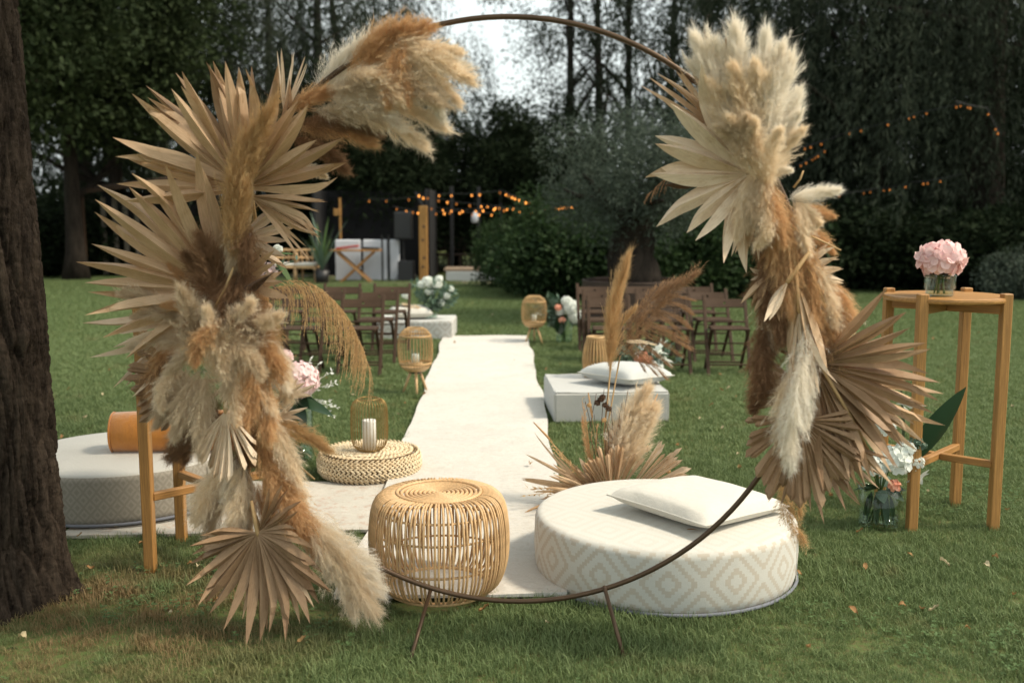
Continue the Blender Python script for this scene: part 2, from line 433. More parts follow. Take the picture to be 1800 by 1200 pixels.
def in_poly(x, y, poly):
    ins = np.zeros(len(x), bool); n = len(poly)
    for i in range(n):
        x1, y1 = poly[i]; x2, y2 = poly[(i + 1) % n]
        c = ((y1 > y) != (y2 > y)) & (x < (x2 - x1) * (y - y1) / ((y2 - y1) or 1e-9) + x1); ins ^= c
    return ins
def m_grass():
    n = NT('grass blades'); geo = n.n('NewGeometry'); p = geo.outputs['Position']; oi = n.n('ObjectInfo').outputs['Random']
    f = n.ramp(n.noise(p, .9, 4), .3, .7)
    k = n.math('ADD', n.math('MULTIPLY', oi, .4), n.math('MULTIPLY', geo.outputs['Random Per Island'], .6))
    c = n.mix(k, (.100, .158, .056), (.200, .252, .105)); c = n.mix(n.math('MULTIPLY', f, .5), c, (.125, .175, .066))
    straw = n.math('GREATER_THAN', n.math('FRACT', n.math('MULTIPLY', geo.outputs['Random Per Island'], 7.31)), .96)
    # trodden, dried turf at the foot of the old tree and in scattered worn patches
    d = n.n('VectorMath', operation='DISTANCE'); n.t.links.new(p, d.inputs[0]); d.inputs[1].default_value = (-1.45, 3.75, 0)
    dry = n.math('MULTIPLY', n.ramp(d.outputs['Value'], 1.0, .35), n.ramp(n.noise(p, 3.2, 4), .33, .52))
    worn = n.math('MULTIPLY', n.ramp(n.noise(p, 1.7, 5, .7), .60, .72), .5)
    dr = n.math('MINIMUM', n.math('ADD', n.math('MAXIMUM', dry, worn), n.math('MULTIPLY', straw, .8)), 1.0)
    c = n.mix(dr, c, (.25, .175, .085))
    b = n.principled(c, .55, None, Specular_IOR_Level=.25); t = n.n('BsdfTranslucent'); n.set(t.inputs[0], c)
    m = n.n('MixShader'); m.inputs[0].default_value = .3; n.t.links.new(b, m.inputs[1]); n.t.links.new(t.outputs[0], m.inputs[2])
    return n.done(m.outputs[0])
def grass_mesh(nblade, rad, h0, h1, w, seed):
    r = np.random.default_rng(seed); V = []; F = []
    for i in range(nblade):
        a = r.uniform(0, 2 * PI); q = rad * math.sqrt(r.random()); x, y = q * math.cos(a), q * math.sin(a)
        h = r.uniform(h0, h1); d = r.uniform(0, 2 * PI); lean = r.uniform(.15, 1.0) * h; cx, sx = math.cos(d), math.sin(d)
        px, py = -sx * w / 2, cx * w / 2; o = len(V)
        for t, ww in ((0, 1), (.5, .85)):
            V.append((x + cx * lean * t * t + px * ww, y + sx * lean * t * t + py * ww, h * t)); V.append((x + cx * lean * t * t - px * ww, y + sx * lean * t * t - py * ww, h * t))
        V.append((x + cx * lean, y + sx * lean, h * (1 - .25 * lean / h)))
        F += [(o, o + 1, o + 3), (o, o + 3, o + 2), (o + 2, o + 3, o + 4)]
    return V, F
def clover_mesh(n, rad, seed):
    r = np.random.default_rng(seed); V = []; F = []
    for i in range(n):
        a = r.uniform(0, 2 * PI); q = rad * math.sqrt(r.random()); c = np.array([q * math.cos(a), q * math.sin(a), r.uniform(.018, .042)]); b0 = r.uniform(0, 6); s = r.uniform(.006, .011); tl = r.normal(0, .25, 2)
        for k in range(3):
            b = b0 + k * 2.094; d = np.array([math.cos(b), math.sin(b), .15 + tl[0]]); e = np.array([-math.sin(b), math.cos(b), tl[1]]); o = len(V)
            for u, w in ((0, 0), (.6, .55), (1.1, .45), (1.0, 0), (1.1, -.45), (.6, -.55)): V.append(tuple(c + d * s * u + e * s * w))
            F += [(o, o + 1, o + 3), (o + 1, o + 2, o + 3), (o, o + 3, o + 5), (o + 3, o + 4, o + 5)]
    return V, F
def grass_gn():
    g = bpy.data.node_groups.new('tuft planting', 'GeometryNodeTree')
    g.interface.new_socket('Geometry', in_out='INPUT', socket_type='NodeSocketGeometry'); g.interface.new_socket('Geometry', in_out='OUTPUT', socket_type='NodeSocketGeometry')
    N = g.nodes.new; L = g.links.new
    gi = N('NodeGroupInput'); go = N('NodeGroupOutput')
    at_ = N('GeometryNodeInputNamedAttribute'); at_.data_type = 'FLOAT'; at_.inputs['Name'].default_value = 'seed_spot'
    cmp = N('FunctionNodeCompare'); cmp.data_type = 'FLOAT'; cmp.operation = 'GREATER_THAN'; L(at_.outputs[0], cmp.inputs[0]); cmp.inputs[1].default_value = .5
    sep = N('GeometryNodeSeparateGeometry'); sep.domain = 'POINT'; L(gi.outputs[0], sep.inputs[0]); L(cmp.outputs[0], sep.inputs[1])
    m2p = N('GeometryNodeMeshToPoints'); L(sep.outputs['Selection'], m2p.inputs[0])
    iop = N('GeometryNodeInstanceOnPoints'); L(m2p.outputs[0], iop.inputs['Points']); L(sep.outputs['Inverted'], iop.inputs['Instance'])
    rv = N('FunctionNodeRandomValue'); rv.data_type = 'FLOAT_VECTOR'; rv.inputs[0].default_value = (-.1, -.1, 0); rv.inputs[1].default_value = (.1, .1, 6.283)
    e2r = N('FunctionNodeEulerToRotation'); L(rv.outputs[0], e2r.inputs[0]); L(e2r.outputs[0], iop.inputs['Rotation'])
    L(at_.outputs[0], iop.inputs['Scale'])
    L(iop.outputs[0], go.inputs[0]); return g
GRASS_GN = grass_gn(); M_GRASS = m_grass()
KEEP_OUT = []      # (x, y, r) footprints where no grass grows through
def plant_grass(name, label, nblade, rad, h0, h1, w, spots, scl, seed, mesh=None, mat=None):
    V, F = mesh or grass_mesh(nblade, rad, h0, h1, w, seed); nt = len(V)
    allV = np.r_[np.array(V), np.c_[spots, np.zeros(len(spots))]]
    m = bpy.data.meshes.new(name); m.from_pydata([tuple(v) for v in V], [], F)
    m.vertices.add(len(spots)); m.vertices.foreach_set('co', allV.astype(np.float32).ravel())
    a = m.attributes.new('seed_spot', 'FLOAT', 'POINT'); vals = np.zeros(len(allV), np.float32); vals[nt:] = scl; a.data.foreach_set('value', vals)
    m.materials.append(mat or M_GRASS)
    o = bpy.data.objects.new(name, m); link(o); tag(o, label, 'grass', kind='stuff')
    md = o.modifiers.new('planting', 'NODES'); md.node_group = GRASS_GN
    return o
def spots(x0, x1, y0, y1, dens, r, fan=None):
    n = int((x1 - x0) * (y1 - y0) * dens); x = r.uniform(x0, x1, n); y = r.uniform(y0, y1, n)
    k = np.ones(n, bool)
    if fan: k &= np.abs(x) < fan[0] + fan[1] * y
    poly = RUN_L + RUN_R[::-1]
    k &= ~in_poly(x, y, poly); k &= ~in_poly(x, y, RUG)
    for cx, cy, q in KEEP_OUT: k &= (x - cx) ** 2 + (y - cy) ** 2 > q * q
    return np.c_[x, y][k]
def do_grass():
    r = np.random.default_rng(11)
    A = spots(-4, 4, 1.8, 6.2, 1500, r, (.9, .62))
    # thinner where the turf is worn by the tree
    d = np.hypot(A[:, 0] + 1.5, A[:, 1] - 3.7); A = A[(r.random(len(A)) > .5) | (d > .95)]
    plant_grass('grass', 'short mown grass with thin dry patches around the foot of the ring', 18, .040, .012, .050, .0028, A, (r.uniform(.55, 1.2, len(A)) + .35 * (np.sin(A[:, 0] * 3.1 + np.sin(A[:, 1] * 2.3)) * np.sin(A[:, 1] * 3.7 + A[:, 0])) + .5 * (r.random(len(A)) > .97)).clip(.62, 1.9), 3)
    Cl = spots(-4, 4, 1.8, 6.2, 150, r, (.9, .62)); k = np.sin(Cl[:, 0] * 2.2 + 1.3 * np.sin(Cl[:, 1] * 1.7 + 1)) * np.sin(Cl[:, 1] * 2.9 + .6 * Cl[:, 0]) + r.normal(0, .25, len(Cl)); Cl = Cl[k > .55]
    plant_grass('clover', 'patches of small round leaved clover in the near lawn', 0, 0, 0, 0, 0, Cl, r.uniform(.6, 1.15, len(Cl)), 9, clover_mesh(9, .05, 4), leafy('clover leaves', (.075, .13, .045), (.13, .20, .075), .3, .7, 3, .6, .25))
    B = spots(-8, 8, 6.2, 12.5, 420, r, (.9, .62))
    plant_grass('grass', 'mown grass around the chairs and the aisle', 20, .06, .015, .045, .0045, B, r.uniform(.75, 1.25, len(B)), 4)
    C = spots(-16, 16, 12.5, 25, 130, r, (.9, .62))
    plant_grass('grass', 'mown grass stretching back to the terrace and hedges', 24, .11, .02, .05, .009, C, r.uniform(.8, 1.3, len(C)), 5)

# ------------------------------------------------------------------ foliage generators
def leaf_cloud(P, D, L, W, r, jitter=.6):
    """one small folded-free leaf face (a lozenge) per point P, pointing roughly along D"""
    n = len(P); D = D + r.normal(0, jitter, (n, 3)); D /= np.linalg.norm(D, axis=1)[:, None] + 1e-9
    U = np.cross(D, r.normal(0, 1, (n, 3))); U /= np.linalg.norm(U, axis=1)[:, None] + 1e-9
    l = L * r.uniform(.6, 1.3, n)[:, None]; w = W * r.uniform(.6, 1.3, n)[:, None]
    V = np.stack([P, P + D * l * .45 + U * w * .5, P + D * l, P + D * l * .45 - U * w * .5], 1).reshape(-1, 3)
    F = np.arange(n * 4).reshape(n, 4); return V, F
def sph(r, n):
    v = r.normal(0, 1, (n, 3)); return v / np.linalg.norm(v, axis=1)[:, None]
def crown_willow(name, H, R, z0, nstrand, nleaf, L, W, seed, hang=(1.5, 4.5), sag=.22):
    """weeping crown: strands of narrow leaves hanging from a dome"""
    r = np.random.default_rng(seed)
    # limbs fan out; strands hang from clustered points on them
    nc = 60; c = sph(r, nc); c[:, 2] = np.abs(c[:, 2]) * .9 + .1; rad = r.uniform(.35, 1, nc)[:, None]
    C = c * rad * np.array([R, R, H - z0]) + np.array([0, 0, z0])
    k = r.integers(0, nc, nstrand); S = C[k] + r.normal(0, 1, (nstrand, 3)) * np.array([.42, .42, .40])
    out = S[:, :2] / (np.linalg.norm(S[:, :2], axis=1)[:, None] + .3)
    hl = np.minimum(r.uniform(*hang, nstrand), S[:, 2] - 1.2).clip(.4)
    s = np.repeat(np.arange(nstrand), nleaf); t = r.random(len(s))
    P = S[s].copy(); P[:, :2] += out[s] * (sag * np.sqrt(t) * hl[s])[:, None]; P[:, 2] -= t * hl[s]
    P += r.normal(0, .07, P.shape)
    D = np.tile(np.array([0, 0, -1.0]), (len(P), 1)); D[:, :2] += out[s] * .3
    V, F = leaf_cloud(P, D, L, W, r, .45); return np_mesh(name, V, F)
def crown_clumps(name, rx, ry, rz, zc, nclump, nleaf, cr, L, W, seed, shell=.55, droop=.1):
    r = np.random.default_rng(seed); c = sph(r, nclump) * (r.uniform(shell ** 3, 1, nclump) ** (1 / 3))[:, None]
    C = c * np.array([rx, ry, rz]) + np.array([0, 0, zc])
    q = cr * r.uniform(.6, 1.35, nclump)
    k = np.repeat(np.arange(nclump), nleaf); off = sph(r, len(k)) * (r.random(len(k)) ** .45)[:, None] * q[k][:, None]
    P = C[k] + off; P[:, 2] = np.maximum(P[:, 2], .03)
    D = off / (q[k][:, None]) + np.array([0, 0, -droop])
    V, F = leaf_cloud(P, D, L, W, r, .7); return np_mesh(name, V, F)
def crown_cone(name, H, R, z0, ntier, nleaf, L, W, seed):
    r = np.random.default_rng(seed); n = ntier * nleaf; t = r.random(n) ** .8
    z = z0 + (H - z0) * (1 - t); rr = R * t ** .8 * np.sqrt(r.uniform(.35, 1, n)); a = r.uniform(0, 2 * PI, n)
    rr *= .82 + .18 * np.sin(a * 7 + z * 5) ; z = z + .18 * np.sin(a * 5 + z * 9)
    P = np.c_[rr * np.cos(a), rr * np.sin(a), z]; D = np.c_[np.cos(a), np.sin(a), np.full(n, -.25)]
    V, F = leaf_cloud(P, D, L, W, r, .5); return np_mesh(name, V, F)
def limb_mesh(H, r0, nlimb, seed, spread=.5, z0=.3, lean=.05, sides=10, up=.75):
    r = np.random.default_rng(seed); mb = MB()
    path = []; rad = []
    dx, dy = r.normal(0, lean, 2); bx, by = 0.0, 0.0
    for i in range(14):
        t = i / 13; bx += r.normal(0, lean * .25) * H / 13; by += r.normal(0, lean * .25) * H / 13
        path.append(Vector((bx + dx * t * H, by + dy * t * H, t * H))); rad.append(r0 * (1 - .82 * t) * (1 + .55 * math.exp(-t * 22)))
    mb.tube(path, rad, sides)
    for k in range(nlimb):
        t = r.uniform(z0, .93); i = int(t * 13); b = path[i]; a = r.uniform(0, 2 * PI) ; L = spread * H * (1.1 - t) * r.uniform(.6, 1.1)
        d = Vector((math.cos(a), math.sin(a), up * r.uniform(.5, 1.3))).normalized(); p = [b]; q = b.copy()
        for s in range(5):
            d = (d + Vector((r.normal(0, .16), r.normal(0, .16), r.normal(-.03, .12)))).normalized(); q = q + d * L / 5; p.append(q.copy())
        rr = rad[i] * .55; mb.tube(p, [rr * (1 - .16 * s) for s in range(6)], 6)
    return smooth(mb.mesh('trunk'))
M_LF = dict(  # willow, dark and broad tree colours lowered to carry the deep background shade
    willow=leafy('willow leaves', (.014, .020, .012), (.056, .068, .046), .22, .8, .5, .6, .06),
    dark=leafy('dark evergreen and shaded leaves', (.008, .013, .007), (.022, .033, .015), .12, .8, .5, .6, .05),
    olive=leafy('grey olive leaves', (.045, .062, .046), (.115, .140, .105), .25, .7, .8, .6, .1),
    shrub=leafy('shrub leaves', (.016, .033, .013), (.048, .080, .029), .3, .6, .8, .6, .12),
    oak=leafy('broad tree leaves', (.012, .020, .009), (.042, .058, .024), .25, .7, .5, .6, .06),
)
_tm = {}
def tree_mat(me, mat):
    k = (me.name, mat.name)
    if k not in _tm:
        c = me if len(me.materials) == 0 else me.copy()
        c.materials.clear(); c.materials.append(mat); _tm[k] = c
    return _tm[k]
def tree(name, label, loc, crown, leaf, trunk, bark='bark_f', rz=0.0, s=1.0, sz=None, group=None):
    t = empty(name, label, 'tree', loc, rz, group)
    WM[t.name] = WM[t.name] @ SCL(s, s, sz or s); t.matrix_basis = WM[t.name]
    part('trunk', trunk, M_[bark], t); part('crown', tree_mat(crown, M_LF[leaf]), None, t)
    return t
# ------------------------------------------------------------------ seats, poufs, tables
def rounded_prof(R, h, b, base_in=.01):
    p = [(0.001, 0.004), (R - base_in - .02, 0.004), (R - base_in, .02)]
    p += [(R, .06), (R + .004, h * .5), (R, h - b)]
    for k in range(1, 7):
        a = k / 6 * PI / 2; p.append((R - b + b * math.cos(a), h - b + b * math.sin(a)))
    for k in (.75, .5, .25): p.append(((R - b) * k, h + .012 * (1 - k * k)))
    p.append((.001, h + .013)); return p
def round_pouf(label, loc, R, h, mat, seam):
    t = empty('round_pouf', label, 'pouf', loc)
    part('upholstery', smooth(MB().lathe(rounded_prof(R, h, .035), 72)), mat, t)
    part('piping', smooth(MB().ring((0, 0, .022), R + .002, .007, 72, 6)), seam, t)
    part('seam', MB().tube([(R * math.cos(a) + .004 * math.cos(a), R * math.sin(a) + .004 * math.sin(a), z) for a, z in ((-.42, .04), (-.42, h * .5), (-.42, h - .03))], .0022, 5), mat, t)
    KEEP_OUT.append((loc[0], loc[1], R - .01)); return t
IKAT = diamond('cream and beige stepped ikat', (.575, .56, .505), (.495, .44, .36), .27, .29, 22, .56, 4.5, True, .28)
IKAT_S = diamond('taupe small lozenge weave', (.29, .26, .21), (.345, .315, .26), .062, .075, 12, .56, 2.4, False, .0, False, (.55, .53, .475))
IKAT_B = diamond('pale grey lozenge weave', (.54, .54, .51), (.43, .405, .36), .20, .20, 14, .5, 3.0, True, .0, True)
DARKPIPE = cloth('grey piping', (.17, .18, .21))
round_pouf('large round pouf in cream and beige stepped diamond fabric, white cushion on top', (.660, 4.31, 0), .56, .270, IKAT, DARKPIPE)
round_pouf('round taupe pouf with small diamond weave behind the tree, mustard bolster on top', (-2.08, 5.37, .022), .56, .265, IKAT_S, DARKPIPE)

def pillow_mesh(w, h, th, seed, n=26):
    r = np.random.default_rng(seed); V = []; F = []; ph = r.uniform(0, 6, 8)
    for side in (1, -1):
        for i in range(n):
            for j in range(n):
                u = -1 + 2 * i / (n - 1); v = -1 + 2 * j / (n - 1)
                e = (max(0, 1 - u ** 4) * max(0, 1 - v ** 4)) ** .42 * (1 - .22 * (u * u + v * v) / 2)
                pin = 1 - .055 * (1 - u * u) * abs(v) ** 3; pin2 = 1 - .055 * (1 - v * v) * abs(u) ** 3
                wr = .035 * math.sin(4 * u + 3 * v + ph[0]) * math.sin(3 * v - 2 * u + ph[1]) + .02 * math.sin(9 * u + ph[2]) * math.cos(8 * v + ph[3])
                cor = .10 * max(0, abs(u) + abs(v) - 1.2) * math.sin(14 * (u - v) + ph[4])
                z = side * th / 2 * e * (1 + (wr + cor) * (1 if side > 0 else .5))
                if side < 0: z *= .8
                V.append((u * w / 2 * pin2, v * h / 2 * pin, z))
    for s in (0, 1):
        o = s * n * n
        for i in range(n - 1):
            for j in range(n - 1):
                q = o + i * n + j; f = (q, q + n, q + n + 1, q + 1); F.append(f if s == 0 else f[::-1])
    return smooth(MB().add(V, F))
def pillow(label, loc, w, h, th, rz, mat, seed, tilt=(0, 0), pipe=None):
    t = empty('cushion', label, 'cushion', loc, rz)
    L = RX(tilt[0]) @ RY(tilt[1])
    part('cover', pillow_mesh(w, h, th, seed), mat, t, local=L)
    P = []
    for a, b in (((-1, -1), (1, -1)), ((1, -1), (1, 1)), ((1, 1), (-1, 1)), ((-1, 1), (-1, -1))):
        for k in range(10):
            u = a[0] + (b[0] - a[0]) * k / 10; v = a[1] + (b[1] - a[1]) * k / 10
            P.append((u * w / 2 * (1 - .055 * (1 - v * v) * abs(u) ** 3), v * h / 2 * (1 - .055 * (1 - u * u) * abs(v) ** 3), 0))
    part('piping', smooth(MB().tube(P, .0035 if w < .7 else .004, 6, closed=True)), pipe or mat, t, local=L)
    return t
pillow('plain ivory cushion lying on the stepped diamond round pouf', (.795, 4.26, .328), .57, .53, .125, .72, M_['ivory'], 3, (.03, .05))

def bolster():
    t = empty('bolster_cushion', 'mustard orange velvet bolster cushion with piped ends on the taupe pouf', 'cushion', (-1.80, 5.36, .285 + .108), .10)
    R, L = .108, .64
    prof = [(.001, -L / 2 - .006), (R * .6, -L / 2 - .004), (R - .012, -L / 2 + .002), (R, -L / 2 + .02), (R + .004, -L / 4), (R + .005, 0), (R + .004, L / 4), (R, L / 2 - .02), (R - .012, L / 2 - .002), (R * .6, L / 2 + .004), (.001, L / 2 + .006)]
    part('cover', smooth(MB().lathe(prof, 40)), M_['orange'], t, local=RY(PI / 2))
    for s in (-1, 1):
        part('piping', smooth(MB().ring((0, 0, s * (L / 2 - .008)), R - .002, .0055, 40, 6)), M_['orange'], t, local=RY(PI / 2))
    part('care_tag', MB().box((.02, -R - .002, -.055), (.035, .003, .018), .001), M_['ivory'], t)
bolster()

def box_pouf(label, loc, w, d, h, rz, mat, name='square_pouf'):
    t = empty(name, label, 'pouf', loc, rz)
    part('upholstery', MB().box((0, 0, h / 2), (w, d, h), .018), mat, t)
    m = MB()
    P = [(sx * (w / 2 - .012), sy * (d / 2 - .012), h - .004) for sx, sy in ((-1, -1), (1, -1), (1, 1), (-1, 1))]
    Q = []
    for i in range(4):
        a, b = Vector(P[i]), Vector(P[(i + 1) % 4])
        Q += [a.lerp(b, k / 8) + Vector((0, 0, .003 * math.sin(k * 2.1 + i))) for k in range(8)]
    part('piping', smooth(m.tube(Q, .006, 6, closed=True)), mat, t)
    for sx, sy in ((-1, -1), (1, -1)):
        part('piping', MB().tube([(sx * (w / 2 - .007), sy * (d / 2 - .007), z) for z in (.01, h / 2, h - .015)], .005, 6), mat, t)
    KEEP_OUT.append((loc[0], loc[1], min(w, d) / 2)); return t
box_pouf('plain pale grey fabric square pouf carrying a cushion and a cane lantern', (.715, 7.90, .0), .86, .88, .235, .055, M_['grey_cloth'])
pillow('pale grey patterned cushion with white piping on the grey square pouf', (.885, 7.86, .31), .53, .53, .17, .76, cloth('damask grey cotton', (.50, .51, .49), .12), 8, (0, .04), M_['ivory'])
box_pouf('pale square pouf with woven diamond pattern beside the back chairs, vase on top', (-1.20, 12.86, 0), .95, .78, .235, -.02, IKAT_B)
pillow('white cushion on the diamond patterned pouf near the far aisle end', (-1.28, 12.82, .315), .52, .48, .17, .2, M_['ivory'], 12)

def tall_table(label, c, side, rz):
    t = empty('bar_table', label, 'table', (c[0], c[1], 0), rz)
    h = side / 2
    for sx in (-1, 1):
        for sy in (-1, 1):
            part('leg', MB().box((sx * h, sy * h, .5825), (.046, .046, 1.165), .0035), M_['oak'], t)
    top = MB().lathe([(.001, 1.118), (.286, 1.118), (.293, 1.122), (.295, 1.131), (.293, 1.141), (.286, 1.145), (.001, 1.145)], 64)
    part('table_top', top, M_['oak_top'], t)
    for s in (1, -1):
        a = math.atan2(s, 1); d = side * math.sqrt(2) - .04
        zz = .33 + (.001 if s > 0 else 0)
        if s > 0:
            part('stretcher', MB().box((0, 0, zz), (d, .034, .034), .003), M_['oak_x'], t, local=RZ(a))
            part('apron', MB().box((0, 0, 1.09), (d, .022, .05), .003), M_['oak_x'], t, local=RZ(a))
        else:
            for q in (-1, 1):
                part('stretcher', MB().box((q * (d / 4 + .009), 0, zz), (d / 2 - .018, .034, .034), .003), M_['oak_x'], t, local=RZ(a))
                part('apron', MB().box((q * (d / 4 + .006), 0, 1.09), (d / 2 - .012, .022, .05), .003), M_['oak_x'], t, local=RZ(a))
    return t
M_['oak_top'] = wood('honey oak board', (.47, .24, .075), .38, (1.8, 36, 36), .4)
M_['oak_x'] = wood('honey oak rail', (.45, .225, .07), .45, (1.8, 42, 42), .4)
tall_table('tall oak bar table carrying a pink hydrangea in a ribbed glass', (2.152, 5.072), .405, .03)
tall_table('tall oak bar table half hidden by the pampas, standing by the tree', (-1.36, 4.505), .42, .0)

# rattan side table: every cane its own piece
def cane_mesh(prof, r, n=6):
    return smooth(MB().tube([(p, 0, z) for p, z in prof], r, n))
def smooth_prof(pts, n):
    P = np.array(pts); t = np.r_[0, np.cumsum(np.hypot(*np.diff(P, axis=0).T))]; q = np.linspace(0, t[-1], n)
    # Catmull-Rom through the points
    out = []
    for s in q:
        i = min(np.searchsorted(t, s, side='right') - 1, len(P) - 2); u = (s - t[i]) / (t[i + 1] - t[i])
        p0, p1, p2, p3 = P[max(i - 1, 0)], P[i], P[i + 1], P[min(i + 2, len(P) - 1)]
        out.append(tuple(.5 * ((2 * p1) + (-p0 + p2) * u + (2 * p0 - 5 * p1 + 4 * p2 - p3) * u * u + (-p0 + 3 * p1 - 3 * p2 + p3) * u ** 3)))
    return out
def rattan_table():
    t = empty('rattan_side_table', 'round honey rattan cage side table standing on the runner end beside the ring', 'side table', (-.295, 4.02, .03))
    prof = smooth_prof([(.168, .400), (.215, .402), (.252, .380), (.272, .325), (.281, .22), (.274, .12), (.245, .04), (.205, .012)], 22)
    me = cane_mesh(prof, .0049); N = 92
    for k in range(N):
        a = 2 * PI * (k + .16 * math.sin(k * 2.3)) / N
        part('cane', me, M_['rattan'], t, local=RZ(a) @ RX(.004 * math.sin(k * 5.0)))
    def rad(z):
        z0 = [(p, q) for p, q in prof[4:]]
        return float(np.interp(z, [q for _, q in z0][::-1], [p for p, _ in z0][::-1]))
    for z, tr in ((.345, .0045), (.262, .0045), (.135, .0048)):
        part('hoop', smooth(MB().ring((0, 0, z), rad(z) - .008, tr, 64, 6)), M_['rattan'], t)
    part('base_hoop', smooth(MB().ring((0, 0, .010), .207, .0095, 64, 8)), M_['rattan'], t)
    for r in (.168, .150, .131, .113, .095, .077, .059, .041, .023, .008):
        part('top_coil', smooth(MB().ring((0, 0, .403 - .006 * (r < .16)), r, .0078, 56, 7)), M_['rattan'], t)
    for a in (0, PI / 3, 2 * PI / 3):
        part('top_spoke', smooth(MB().tube([(-.2, 0, .388), (0, 0, .382), (.2, 0, .388)], .006, 6)), M_['rattan'], t, local=RZ(a + .4))
    KEEP_OUT.append((-.295, 4.02, .22))
rattan_table()

def woven_pouf():
    x, y = -.846, 5.95
    t = empty('woven_pouf', 'low round pouf of braided straw carrying the gold wire lantern', 'pouf', (x, y, .02))
    rows = []
    for k in range(6):
        a = -.95 + k * .38; rows.append((.262 + .045 * math.cos(a), .068 + .066 * math.sin(a)))
    r = .245
    while r > .02: rows.append((r, .134 + .004 * (r < .2))); r -= .027
    lump = MB().lathe([(.001, -.5), (.30, -.36), (.46, -.1), (.44, .15), (.25, .38), (.001, .5)], 6)
    for i, (R, z) in enumerate(rows):
        n = max(7, int(2 * PI * R / .030)); mb = MB(); tang = i >= 6
        for k in range(n):
            for s in (-1, 1):
                a = 2 * PI * (k + .25 * s + .5 * (i % 2)) / n
                c = Vector((R * math.cos(a), R * math.sin(a), z)); tg = Vector((-math.sin(a), math.cos(a), 0)); ou = Vector((math.cos(a), math.sin(a), 0))
                w = ou if tang else Vector((0, 0, 1)); nn = Vector((0, 0, 1)) if tang else ou
                d = (tg + w * s * .62).normalized(); q = nn.cross(d)
                j = RNG.uniform(.88, 1.12)
                M = Matrix((q * .0135 * j, nn * .0115, d * .036 * j)).transposed().to_4x4(); M.translation = c + w * s * .0062 + nn * RNG.uniform(-.001, .002)
                o = len(mb.v); mb.v += [tuple(M @ Vector(v)) for v in lump.v]; mb.f += [tuple(f + o for f in g) for g in lump.f]
        part('braid_row', smooth(mb), M_['straw'], t)
    part('core', smooth(MB().lathe([(.001, .004), (.20, .004), (.25, .03), (.292, .068), (.25, .11), (.20, .125), (.001, .126)], 40)), M_['darkstraw'], t)
    KEEP_OUT.append((x, y, .26))
M_['straw'] = leafy('braided straw', (.80, .69, .50), (.66, .50, .30), .05, .7, 30, .7, .2)
M_['darkstraw'] = plain('straw core', (.14, .085, .035), .9)
woven_pouf()

def candle(t, local, r, h):
    c = part('candle', smooth(MB().lathe([(.001, 0), (r, 0), (r, h * .96), (r * .95, h), (r * .8, h * .985), (.001, h * .96)], 24)), M_['wax'], t, local=local)
    part('wick', MB().tube([(0, 0, h * .95), (.001, 0, h + .008)], .0012, 5), M_['black'], c)
    return c
def wire_lantern():
    t = empty('wire_lantern', 'gold wire cage lantern with a white pillar candle on the braided pouf', 'lantern', (-.837, 5.90, .163))
    prof = smooth_prof([(.060, .308), (.085, .296), (.104, .262), (.108, .16), (.104, .06), (.085, .02), (.064, .006)], 16)
    me = cane_mesh(prof, .0019, 5)
    for k in range(36): part('wire', me, M_['gold'], t, local=RZ(2 * PI * k / 36))
    part('top_ring', smooth(MB().ring((0, 0, .309), .060, .003, 40, 6)), M_['gold'], t)
    part('base_ring', smooth(MB().ring((0, 0, .006), .064, .004, 40, 6)), M_['gold'], t)
    part('base_plate', MB().lathe([(.001, .004), (.062, .004), (.062, .008), (.001, .008)], 32), M_['gold'], t)
    candle(t, T(0, -.01, .009), .040, .175)
wire_lantern()

def tripod_lantern(label, loc, rz):
    t = empty('tripod_lantern', label, 'lantern', loc, rz, 'rattan tripod lanterns along the aisle')
    prof = smooth_prof([(.068, .575), (.105, .555), (.138, .50), (.148, .40), (.140, .29), (.115, .235), (.085, .215)], 16)
    me = cane_mesh(prof, .0034, 6)
    for k in range(32): part('cane', me, M_['rattan2'], t, local=RZ(2 * PI * k / 32))
    for z, r in ((.51, .136), (.275, .137)): part('band', smooth(MB().lathe([(r, z - .009), (r + .004, z - .009), (r + .004, z + .009), (r, z + .009)], 40)), M_['rattan2'], t)
    part('top_ring', smooth(MB().ring((0, 0, .576), .068, .006, 32, 6)), M_['rattan2'], t)
    part('base_bowl', smooth(MB().lathe([(.001, .205), (.08, .206), (.112, .228), (.128, .252), (.122, .254), (.08, .216), (.001, .214)], 32)), M_['rattan'], t)
    part('leg_bracket', MB().lathe([(.001, .188), (.05, .188), (.06, .204), (.001, .204)], 20), M_['black'], t)
    for k in range(3):
        a = 2 * PI * k / 3 + .5
        part('leg', smooth(MB().tube([(.045 * math.cos(a), .045 * math.sin(a), .20), (.125 * math.cos(a), .125 * math.sin(a), 0)], [.013, .009], 10)), M_['rattan'], t)
    g = part('candle_glass', smooth(MB().lathe([(.03, .28), (.042, .285), (.044, .36), (.036, .385), (.036, .40)], 24)), M_['glass'], t)
    candle(t, T(0, 0, .282), .03, .07)
    part('candle_shelf', MB().lathe([(.001, .272), (.06, .272), (.06, .279), (.001, .279)], 20), M_['rattan'], t)
tripod_lantern('rattan cage lantern on three peg legs beside the runner, in front of the chairs', (-.827, 8.68, 0), .2)
tripod_lantern('rattan cage lantern on three peg legs at the far runner end, flowers behind it', (.262, 12.08, 0), 1.0)

